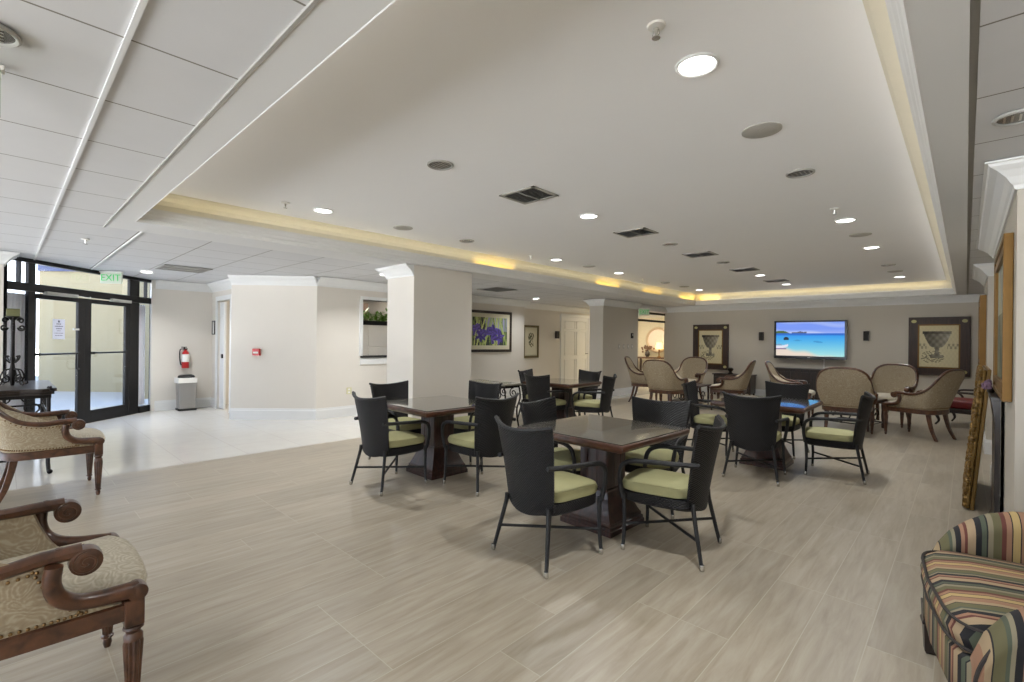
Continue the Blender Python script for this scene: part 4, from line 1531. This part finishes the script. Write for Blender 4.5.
# cabinets on the far wall
def side_cabinet(x, w, h, label, n=2):
    t = thing('side_cabinet', label, 'cabinet', (x, 13.58, 0))
    b = MB(); b.box(-w / 2, w / 2, -.20, .23, .08, h - .03); b.build('body', M_ESPR, t, smooth=False, bevel=.004)
    b = MB(); b.box(-w / 2 - .03, w / 2 + .03, -.23, .24, h - .03, h); b.build('top', M_ESPR, t, smooth=False, bevel=.004)
    for k2 in range(n):
        x0 = -w / 2 + .04 + k2 * (w - .06) / n
        b = MB(); b.box(x0, x0 + (w - .06) / n - .02, -.215, -.20, .14, h - .08); d_ = b.build('door', M_ESPR, t, smooth=False, bevel=.004)
        b = MB(); b.ball((x0 + (w - .06) / n - .06, -.225, h * .55), .012, 8); b.build('knob', M_GOLD, d_)
    for sx in (-1, 1):
        for y in (-.17, .18):
            b = MB(); b.box(sx * (w / 2 - .03) - .02, sx * (w / 2 - .03) + .02, y - .02, y + .02, 0, .08); b.build('foot', M_ESPR, t, smooth=False)
    return t
side_cabinet(-2.92, 1.38, .80, 'long dark cabinet under the television', 3)
side_cabinet(-4.55, .95, .58, 'low dark cabinet under the left urn print')
t = thing('table_ornament', 'small dark ornament on the low cabinet under the left urn print', 'ornament', (-4.62, 13.5, .58))
b = MB(); b.lathe([(.06, 0), (.07, .02), (.03, .05), (.07, .10), (.08, .14), (.04, .17)]); b.build('bowl', M_IRON, t)

# red settee by the right wall
t = thing('red_armchair', 'dark red upholstered armchair with wooden arms and curved legs in the far right corner', 'armchair', (.14, 11.62, 0), R(74))
def q5(x, y0, y1, z): return [(-x, y0, z), (x, y0, z), (x, y1, z), (-x, y1, z)]
b = MB(); b.box(-.40, .40, -.38, .42, .24, .32); b.build('seat_rail', M_ESPR, t, smooth=False, bevel=.01)
b = MB(); b.loft([q5(.37, -.34, .42, .32), q5(.385, -.35, .435, .34), q5(.385, -.35, .435, .43), q5(.36, -.33, .41, .46)]); b.build('seat_cushion', M_RED, t, bevel=.015)
b = MB(); b.shell(lambda u, v: ((2 * u - 1) * .40, -.30 - .22 * v, lerp(.34, .66 + .30 * (1 - u), v)), 12, 8, -.08); b.build('backrest', M_RED, t)
for sx in (-1, 1):
    b = MB(); b.tube(curve_pts([(sx * .40, -.38, .60), (sx * .42, -.1, .60), (sx * .42, .2, .60), (sx * .42, .34, .585), (sx * .41, .36, .54), (sx * .40, .30, .46), (sx * .39, .34, .30)], 26), .018, 8)
    b.build('armrest', M_ESPR, t)
    for y, dy in ((.38, .05), (-.34, -.06)):
        b = MB(); b.tube(curve_pts([(sx * .36, y, .26), (sx * .375, y + dy * .9, .20), (sx * .36, y + dy * .3, .09), (sx * .375, y + dy * 1.2, .012)], 14), [lerp(.036, .016, min(1, i / 11)) for i in range(15)], 8)
        b.build('leg', M_ESPR, t)

# ------------------------------------------------------------------ right wall: leaning mirror, dark cabinet, gilt pictures
lean = math.atan2(.098, 1.20)
t = thing('leaning_mirror', 'ornate gilt framed mirror leaning on the right wall behind the striped chair', 'mirror', (.022, 5.68, 0))
Mm = Matrix.Rotation(lean, 4, 'Y')          # local z runs up the leaning frame, local y along the wall
W_, H2 = 1.25, 1.21
def mbox(mb, y0, y1, z0, z1, x0, x1): mb.box(x0, x1, y0, y1, z0, z1)
b = MB(); b.m = Mm
for y0, y1, z0, z1 in ((0, .13, 0, H2), (W_ - .13, W_, 0, H2), (.13, W_ - .13, 0, .13), (.13, W_ - .13, H2 - .13, H2)):
    b.box(.012, .038, y0, y1, z0, z1)
b.build('frame', M_GOLDD, t, smooth=False, bevel=.006)
b = MB(); b.m = Mm
for y0, y1, z0, z1 in ((.004, .12, .004, H2 - .004), (W_ - .12, W_ - .004, .004, H2 - .004), (.12, W_ - .12, .004, .12), (.12, W_ - .12, H2 - .12, H2 - .004)):
    b.box(-.018, .012, y0, y1, z0, z1)
b.build('carved_moulding', M_GOLDC, t, smooth=False, bevel=.018)
b = MB(); b.m = Mm
for i in range(620):
    side = random.random()
    if side < .36: y, z = random.uniform(.01, .12), random.uniform(.02, H2 - .02)
    elif side < .55: y, z = W_ - random.uniform(.01, .12), random.uniform(.02, H2 - .02)
    elif side < .78: y, z = random.uniform(.02, W_ - .02), random.uniform(.01, .12)
    else: y, z = random.uniform(.02, W_ - .02), H2 - random.uniform(.01, .12)
    r_ = random.uniform(.012, .026)
    mm_ = b.m
    b.m = Mm @ Matrix.Translation((-.020, y, z)) @ Matrix.Rotation(random.uniform(0, PI), 4, 'X') @ Matrix.Diagonal((.8, 1.6, .7, 1))
    b.ball((0, 0, 0), r_, 7)
    b.m = mm_
b.build('carved_leaves', M_GOLDC, t)
b = MB(); b.m = Mm; b.box(.005, .02, .13, W_ - .13, .13, H2 - .13); b.build('mirror_glass', plain('silvered_glass', S(200, 200, 200), .03, 1.0, var=0), t, smooth=False)

t = thing('slim_cabinet', 'slim dark cabinet against the right wall below the large gilt picture', 'cabinet', (.188, 5.27, 0))
b = MB(); b.loft([[(-.030 - o_, -.27, z), (-.02 - o_, -.27, z), (0, -.27, z), (0, .26, z), (-.02 - o_, .26, z), (-.030 - o_, .2, z)] for z, o_ in ((0, .02), (.05, .02), (.10, 0), (.85, 0), (.95, .012), (1.0, .02))])
b.build('body', M_ESPR, t, smooth=False)
b = MB(); b.box(-.055, 0, -.28, .27, 1.0, 1.03); b.build('top', M_ESPR, t, smooth=False, bevel=.004)

def gilt(loc, w, h, dp, label, group=None):
    """picture on a wall facing -X; w runs along Y"""
    t = thing('gilt_picture', label, 'picture', loc)
    x1 = 0; x0 = -dp
    b = MB()
    for k2, (i0, i1, d_) in enumerate(((0, .03, 1.0), (.03, .06, .8), (.06, .11, .92))):
        for y0, y1, z0, z1 in ((i0, i1, i0, h - i0), (w - i1, w - i0, i0, h - i0), (i1, w - i1, i0, i1), (i1, w - i1, h - i1, h - i0)):
            b.box(-dp * d_, 0, y0, y1, z0, z1)
    b.build('frame', M_GOLD, t, smooth=False, bevel=.003)
    M_ = Matrix.Translation((-dp * .45, w / 2, h / 2)) @ Matrix.Rotation(R(-90), 4, 'Z')
    def art(u, v):
        k_ = (math.sin(u * 19) * math.cos(v * 13) + math.sin(u * 7 + v * 9)) * .5
        if v > .55: return (150 + 20 * k_, 150 + 16 * k_, 132)
        return (96 + 30 * k_, 98 + 26 * k_, 76 + 14 * k_)
    pc = panel('canvas', w - .2, h - .2, art, M_ART, t, 30, M=M_)
    return t
gilt((.208, 4.24, 1.06), 1.35, 1.04, .045, 'large gilt framed picture at the right edge of the view, on the near right wall')
gilt((.198, 9.15, 1.10), 1.0, 1.0, .065, 'smaller gilt framed picture further along the right wall, beside the urn print')
# bring the near picture forward on its battens
t = thing('flower_arrangement', 'small purple flower arrangement on the slim dark cabinet, half behind the mirror', 'flowers', (.148, 5.46, 1.03))
b = MB(); b.lathe([(.018, 0), (.025, .01), (.015, .03), (.02, .04)]); b.build('vase', M_ESPR, t)
b = MB()
for i in range(22): b.ball((random.uniform(-.04, -.008), random.gauss(0, .05), .055 + random.uniform(-.02, .03)), .018, 6)
b.build('flowers', plain('mauve_petals', S(124, 96, 118), .7), t)

# ------------------------------------------------------------------ pictures and devices on the walls
def hyp(a, b_): return math.hypot(a, b_)
def urn(flip):
    def fn(u, v):
        base = (206, 196, 158)
        n_ = math.sin(u * 60) * math.cos(v * 47)
        x = (u - .5) if not flip else (u - .46)
        bowl = None
        if .48 < v < .84:
            w = .12 + .24 * ((v - .48) / .36) ** .6
            if abs(x) < w: bowl = 1
        if .80 < v < .86 and abs(x) < .37: bowl = 2
        if .30 < v <= .48 and abs(x) < .045 + .05 * abs(v - .39) * 6: bowl = 3
        if .22 < v <= .30 and abs(x) < .17: bowl = 3
        if bowl:
            s_ = 120 + 22 * math.sin(v * 38 + 30 * x * x) * math.cos(x * 34) + 130 * x - (34 if bowl == 2 else 0)
            return (s_, s_ - 6, s_ - 22)
        if v < .40 and hyp((x + .12) / .30, (v - .24) / .15) < 1 and math.sin(u * 23 + 6 * math.sin(v * 19)) * math.sin(v * 33 + 5 * math.sin(u * 13)) > .1: return (122, 114, 92)
        if abs(x) > .26 and .44 < v < .56 and n_ > .0: return (150, 142, 118)
        return (base[0] + 5 * n_, base[1] + 5 * n_, base[2] + 4 * n_)
    return fn


def urn_print(x0, x1, z0, z1, label, flip, brd):
    w, h = x1 - x0, z1 - z0
    t = thing('urn_print', label, 'picture', ((x0 + x1) / 2, FWY, (z0 + z1) / 2))
    b = MB()
    for a0, a1, c0, c1 in ((-w / 2, -w / 2 + brd, -h / 2, h / 2), (w / 2 - brd, w / 2, -h / 2, h / 2), (-w / 2 + brd, w / 2 - brd, -h / 2, -h / 2 + brd), (-w / 2 + brd, w / 2 - brd, h / 2 - brd, h / 2)):
        b.box(a0, a1, -.045, 0, c0, c1)
    for a0, a1, c0, c1 in ((-w / 2, -w / 2 + .025, -h / 2, h / 2), (w / 2 - .025, w / 2, -h / 2, h / 2), (-w / 2, w / 2, -h / 2, -h / 2 + .025), (-w / 2, w / 2, h / 2 - .025, h / 2)):
        b.box(a0, a1, -.06, 0, c0, c1)
    b.build('frame', M_FRAME, t, smooth=False, bevel=.004)
    b = MB()
    i0 = brd - .022
    for a0, a1, c0, c1 in ((-w / 2 + i0, -w / 2 + brd + .004, -h / 2 + i0, h / 2 - i0), (w / 2 - brd - .004, w / 2 - i0, -h / 2 + i0, h / 2 - i0), (-w / 2 + i0, w / 2 - i0, -h / 2 + i0, -h / 2 + brd + .004), (-w / 2 + i0, w / 2 - i0, h / 2 - brd - .004, h / 2 - i0)):
        b.box(a0, a1, -.050, -.02, c0, c1)
    b.build('gilt_fillet', M_GOLD, t, smooth=False)
    panel('print', w - 2 * brd, h - 2 * brd, urn(flip), M_ART, t, 56, M=Matrix.Translation((0, -.03, 0)))
    for sx in (-1, 1):
        for sz in (-1, 1):
            b = MB(); b.m = Matrix.Translation((sx * (w / 2 - brd * .5), -.046, sz * (h / 2 - brd * .5))) @ Matrix.Rotation(R(90), 4, 'X') @ Matrix.Diagonal((1.25, 1, 1, 1))
            b.lathe([(.036, 0), (.036, .006), (.026, .008)], seg=20)
            m_ = b.build('medallion', M_MEDAL, t)
    return t


M_MEDAL = plain('painted_medallion', S(186, 178, 120), .5, var=.3, scale=30)
urn_print(-5.78, -4.79, .66, 1.93, 'left urn print in a wide dark frame, behind the left lounge group', False, .17)
urn_print(-.93, .07, .76, 2.02, 'right urn print in a wide dark frame, near the right corner of the far wall', True, .18)

# television
t = thing('television', 'wall mounted flat television showing a turquoise beach', 'television', (-2.83, FWY, 1.515))
b = MB(); b.box(-.30, .30, -.09, -.002, -.2, .2); b.build('wall_bracket', M_DARK, t, smooth=False)
M_TVB = plain('gloss_black_bezel', S(18, 18, 20), .15)
b = MB()
for a0, a1, c0, c1 in ((-.78, -.735, -.475, .475), (.735, .78, -.475, .475), (-.735, .735, -.475, -.405), (-.735, .735, .435, .475)):
    b.box(a0, a1, -.15, -.09, c0, c1)
b.box(-.77, .77, -.135, -.09, -.46, .46)
b.build('bezel', M_TVB, t, smooth=False, bevel=.004)
def beach(u, v):
    sky = v > .67
    if sky:
        k_ = max(0, math.sin(u * 3.1 + v * 19 + .6 * math.sin(u * 9))) * .45 + max(0, (.80 - v)) * 3
        c = (lerp(120, 206, min(1, k_)), lerp(152, 214, min(1, k_)), 244)
        if u < .26 and v < .67 + .085 * math.sin(min(1, (u + .08) / .30) * PI): c = (78, 104, 60)
        elif .24 < u < .46 and v < .67 + .03 + .035 * abs(math.sin(u * 30)) * (1 - abs(u - .40) * 6): c = (84, 92, 118)
        return c
    if v > .61: c = (40, 108, 206)
    else:
        k_ = (.61 - v) / .61
        c = (lerp(48, 172, k_ ** 1.1), lerp(150, 226, k_ ** .8), lerp(238, 224, k_))
    shore = .34 - .38 * u + .03 * math.sin(u * 17)
    if v < shore: 
        k_ = min(1, (shore - v) / .12)
        c = (lerp(c[0], 232, k_), lerp(c[1], 216, k_), lerp(c[2], 200, k_))
    if hyp((u - .155) / .040, (v - .50) / .065) < 1 and v > .475: c = (22, 26, 40)
    if hyp((u - .33) / .06, (v - .46) / .018) < 1 or hyp((u - .63) / .07, (v - .42 + (u - .63) * .2) / .028) < 1: c = (60, 150, 206)
    if u < .19 and abs(v - .255 - .06 * (u / .19) ** 2) < .035: c = (228, 226, 240)
    if u < .16 and abs(v - .205) < .014: c = (110, 80, 140)
    if u < .09 and abs(v - .335) < .014: c = (130, 90, 130)
    return c
panel('screen', 1.47, .84, beach, M_SCREEN, t, 112, M=Matrix.Translation((0, -.136, .015)))
b = MB(); b.box(-.03, .03, -.152, -.15, -.45, -.435); b.build('badge', M_GREY, t, smooth=False)
b = MB(); b.tube([(.30, -.016, -.475), (.30, -.016, -.70)], .012, 8); b.build('cable_cover', M_WHP, t)

def wall_speaker(x, z, label, w=.10, h=.22):
    t = thing('wall_speaker', label, 'speaker', (x, FWY, z), 0, 'small black wall speakers')
    b = MB(); b.box(-w / 2, w / 2, -.11, -.01, -h / 2, h / 2); b.build('speaker_body', M_ESPR, t, smooth=False, bevel=.006)
    b = MB(); b.box(-w / 2 + .008, w / 2 - .008, -.115, -.11, -h / 2 + .008, h / 2 - .008); b.build('grille', M_DARK, t, smooth=False)
    b = MB(); b.box(-.02, .02, -.02, 0, -.03, .03); b.build('mount', M_DARK, t, smooth=False)
    return t
wall_speaker(-3.94, 1.60, 'small black speaker on the far wall left of the television')
wall_speaker(-1.69, 1.61, 'small black speaker on the far wall right of the television')
t = wall_speaker(0, 0, 'small black speaker between the bird print and the white door'); t.location = (-8.95, 11.38, 1.60); t.rotation_euler = (0, 0, R(90))

# iris picture on the gallery wall (faces +X)
RZ = Matrix.Rotation(R(90), 4, 'Z')
def framed(loc, w, h, frame_mat, bw, mat_w, fn, label, mat_col, nx=70, rz=90, name='framed_picture'):
    t = thing(name, label, 'picture', loc, R(rz))
    b = MB()
    for a0, a1, c0, c1 in ((-w / 2, -w / 2 + bw, -h / 2, h / 2), (w / 2 - bw, w / 2, -h / 2, h / 2), (-w / 2 + bw, w / 2 - bw, -h / 2, -h / 2 + bw), (-w / 2 + bw, w / 2 - bw, h / 2 - bw, h / 2)):
        b.box(a0, a1, -.04, 0, c0, c1)
    b.build('frame', frame_mat, t, smooth=False, bevel=.006)
    b = MB(); b.box(-w / 2 + bw, w / 2 - bw, -.018, -.002, -h / 2 + bw, h / 2 - bw); b.build('mount_board', mat_col, t, smooth=False)
    panel('artwork', w - 2 * bw - 2 * mat_w, h - 2 * bw - 2 * mat_w, fn, M_ART, t, nx, M=Matrix.Translation((0, -.019, 0)))
    return t
random.seed(11)
PET = []
for cx, cy in ((.40, .45), (.62, .55), (.55, .25), (.22, .35), (.75, .30), (.08, .62)):
    for k2 in range(7):
        a = random.uniform(0, 2 * PI)
        PET.append((cx + .06 * math.cos(a), cy + .12 * math.sin(a), a, random.uniform(.05, .12), random.uniform(.03, .05), random.random()))
STM = [(random.uniform(0, 1), random.uniform(-.5, .5), random.uniform(.006, .018), random.random()) for _ in range(34)]
def iris(u, v):
    c = (48, 60, 50) if v < .5 else (110 + 60 * v, 120 + 50 * v, 160 + 40 * v)
    if u < .35 and v > .3: c = (52, 52, 58)
    for x, sl, w, r_ in STM:
        if abs(u - (x + sl * (v - .4) * .6)) < w: c = (90 + 120 * r_, 118 + 100 * r_, 52 + 90 * r_)
    for x, y, a, l_, w, r_ in PET:
        dx, dy = u - x, (v - y) * .62
        p, q = dx * math.cos(a) + dy * math.sin(a), -dx * math.sin(a) + dy * math.cos(a)
        if (p / l_) ** 2 + (q / w) ** 2 < 1:
            s_ = .55 + .45 * abs(q / w)
            c = (84 * s_ + 46 * r_, 66 * s_ + 40 * r_, 170 * s_ + 50 * r_)
    return c
framed((-8.60, 8.30, 1.63), 1.52, 1.02, M_ESPR, .065, .10, iris, 'wide framed picture of purple irises on the wall right of the near column', plain('cream_mount', S(214, 208, 182), .7), 80)
def botan(u, v):
    c = (206, 200, 176)
    x, y = (u - .5) * 1.0, v - .55
    if hyp(x / .26, (y - .14) / .14) < 1 and math.sin(u * 40 + v * 33) > -.5: c = (92, 84, 60)
    if hyp((x + .08) / .13, (y) / .2) < 1 and math.sin(u * 23 - v * 41) > -.2: c = (84, 88, 62)
    if hyp((x - .02) / .2, (y + .16) / .1) < 1 and math.sin(u * 31 + v * 53) > 0: c = (112, 104, 74)
    if abs(x - .12 + y * .4) < .02 and abs(y) < .22: c = (130, 120, 90)
    return c
framed((-8.95, 10.24, 1.39), .66, .92, plain('olive_gilt_frame', S(98, 86, 54), .5, .2, var=.3, scale=30), .06, .02, botan, 'small framed print of a bird and leaves between the iris picture and the white door', plain('parchment_mount', S(206, 200, 176), .8), 44)

# items by the entrance
t = thing('trash_bin', 'steel waste bin with a white liner folded over its rim, under the fire extinguisher', 'bin', (-10.93, 2.44, 0), R(-90))
def rb(w, d_, z): return [(-w, -d_, z), (w, -d_, z), (w, d_, z), (-w, d_, z)]
b = MB(); b.loft([rb(.135, .12, .035), rb(.15, .135, .62)]); b.build('body', M_STEEL, t, smooth=False, bevel=.012)
b = MB(); b.box(-.145, .145, -.13, .13, 0, .035); b.build('base_ring', M_DARK, t, smooth=False)
b = MB()
b.loft([[(x * (1 + .05 * math.sin(7 * i)), y * (1 + .05 * math.cos(5 * i)), z) for i, (x, y) in enumerate([(-.16, -.145), (-.05, -.15), (.06, -.148), (.16, -.145), (.165, 0), (.16, .145), (0, .15), (-.16, .145), (-.165, 0)])] for z in (.53, .57, .625)])
b.build('bin_liner', M_WHP, t, smooth=False)
b = MB(); b.lathe([(.135, .60), (.14, .64), (.13, .665), (.10, .675), (.09, .655)], seg=28); b.build('swing_lid', M_DARK, t)
t = thing('fire_extinguisher', 'red fire extinguisher with a white label hung on the cream wall', 'fire extinguisher', (EX + .085, 2.45, .80))
b = MB(); b.lathe([(.055, 0), (.062, .01), (.062, .27), (.05, .31), (.022, .335), (.022, .36)], seg=24); b.build('cylinder', M_REDP, t)
b = MB(); b.lathe([(.0635, .12), (.0635, .27)], seg=24); b.build('label', M_WHP, t)
b = MB(); b.box(-.02, .02, -.045, .03, .36, .385); b.box(-.012, .012, -.07, .02, .40, .415); b.tube([(0, -.02, .385), (0, -.02, .405)], .01)
b.build('valve_handle', M_BLACKM, t, smooth=False)
b = MB(); b.tube(curve_pts([(0, -.03, .375), (0, -.085, .36), (0, -.095, .25), (0, -.085, .12), (0, -.07, .06)], 20), .010, 8); b.build('hose', M_BLACKM, t)
b = MB(); b.box(-.085, -.055, -.03, .03, .05, .30); b.build('wall_bracket', M_DARK, t, smooth=False)
t = thing('wall_frame', 'small dark framed notice on the wall left of the kitchen doorway', 'picture', (-11.0, 2.92, 1.60))
b = MB()
for a0, a1, c0, c1 in ((-.085, -.065, -.14, .14), (.065, .085, -.14, .14), (-.065, .065, -.14, -.12), (-.065, .065, .12, .14)): b.box(a0, a1, -.02, 0, c0, c1)
b.build('frame', M_ESPR, t, smooth=False)
b = MB(); b.box(-.065, .065, -.008, 0, -.12, .12); b.build('paper', M_WHP, t, smooth=False)
AM = R(45)
t = thing('fire_alarm_station', 'red fire alarm pull station on the angled cream wall', 'fire alarm', (-8.885, 3.015, 1.16), AM)
b = MB(); b.box(-.06, .06, -.05, 0, -.06, .06); b.build('housing', M_REDP, t, smooth=False, bevel=.006)
b = MB(); b.box(-.04, .04, -.058, -.05, -.022, .006); b.build('pull_handle', M_WHP, t, smooth=False)
t = thing('wall_outlet', 'ivory wall outlet low on the wall beside the dark woven chair', 'outlet', (-8.17, 4.34, .46), R(90))
b = MB(); b.box(-.05, .05, -.008, 0, -.06, .06); b.build('cover_plate', plain('ivory_plastic', S(208, 202, 160), .4), t, smooth=False, bevel=.003)
b = MB(); b.box(-.02, .02, -.011, -.008, .012, .042); b.box(-.02, .02, -.011, -.008, -.042, -.012); b.build('sockets', M_WHP, t, smooth=False)
for y, n_ in ((11.07, 'first'), (11.30, 'second'), (11.53, 'third'), (11.74, 'fourth')):
    t = thing('light_switch', 'light switch plate in the row on the far column, %s from the left' % n_, 'switch', (-6.60, y, 1.29), R(90), 'switch plates on the far column')
    b = MB(); b.box(-.035, .035, -.006, 0, -.06, .06); b.build('cover_plate', M_TILEW, t, smooth=False, bevel=.002)
    b = MB(); b.box(-.012, .012, -.012, -.006, -.025, .025); b.build('rocker', M_WHP, t, smooth=False)
t = thing('thermostat', 'small black thermostat above the switches on the far column', 'thermostat', (-6.60, 11.72, 1.58), R(90))
b = MB(); b.box(-.05, .05, -.03, 0, -.07, .07); b.build('housing', M_DARK, t, smooth=False, bevel=.006)
b = MB(); b.box(-.03, .03, -.033, -.03, 0, .04); b.build('display', M_GREY, t, smooth=False)
t = thing('wall_outlet', 'pale outlet on the far wall above the baseboard, right of the facing-left tan armchair', 'outlet', (-4.30, FWY, .42))
b = MB(); b.box(-.04, .04, -.008, 0, -.06, .06); b.build('cover_plate', M_WHP, t, smooth=False, bevel=.003)
b = MB(); b.box(-.018, .018, -.011, -.008, .012, .04); b.box(-.018, .018, -.011, -.008, -.04, -.012); b.build('sockets', M_GREY, t, smooth=False)
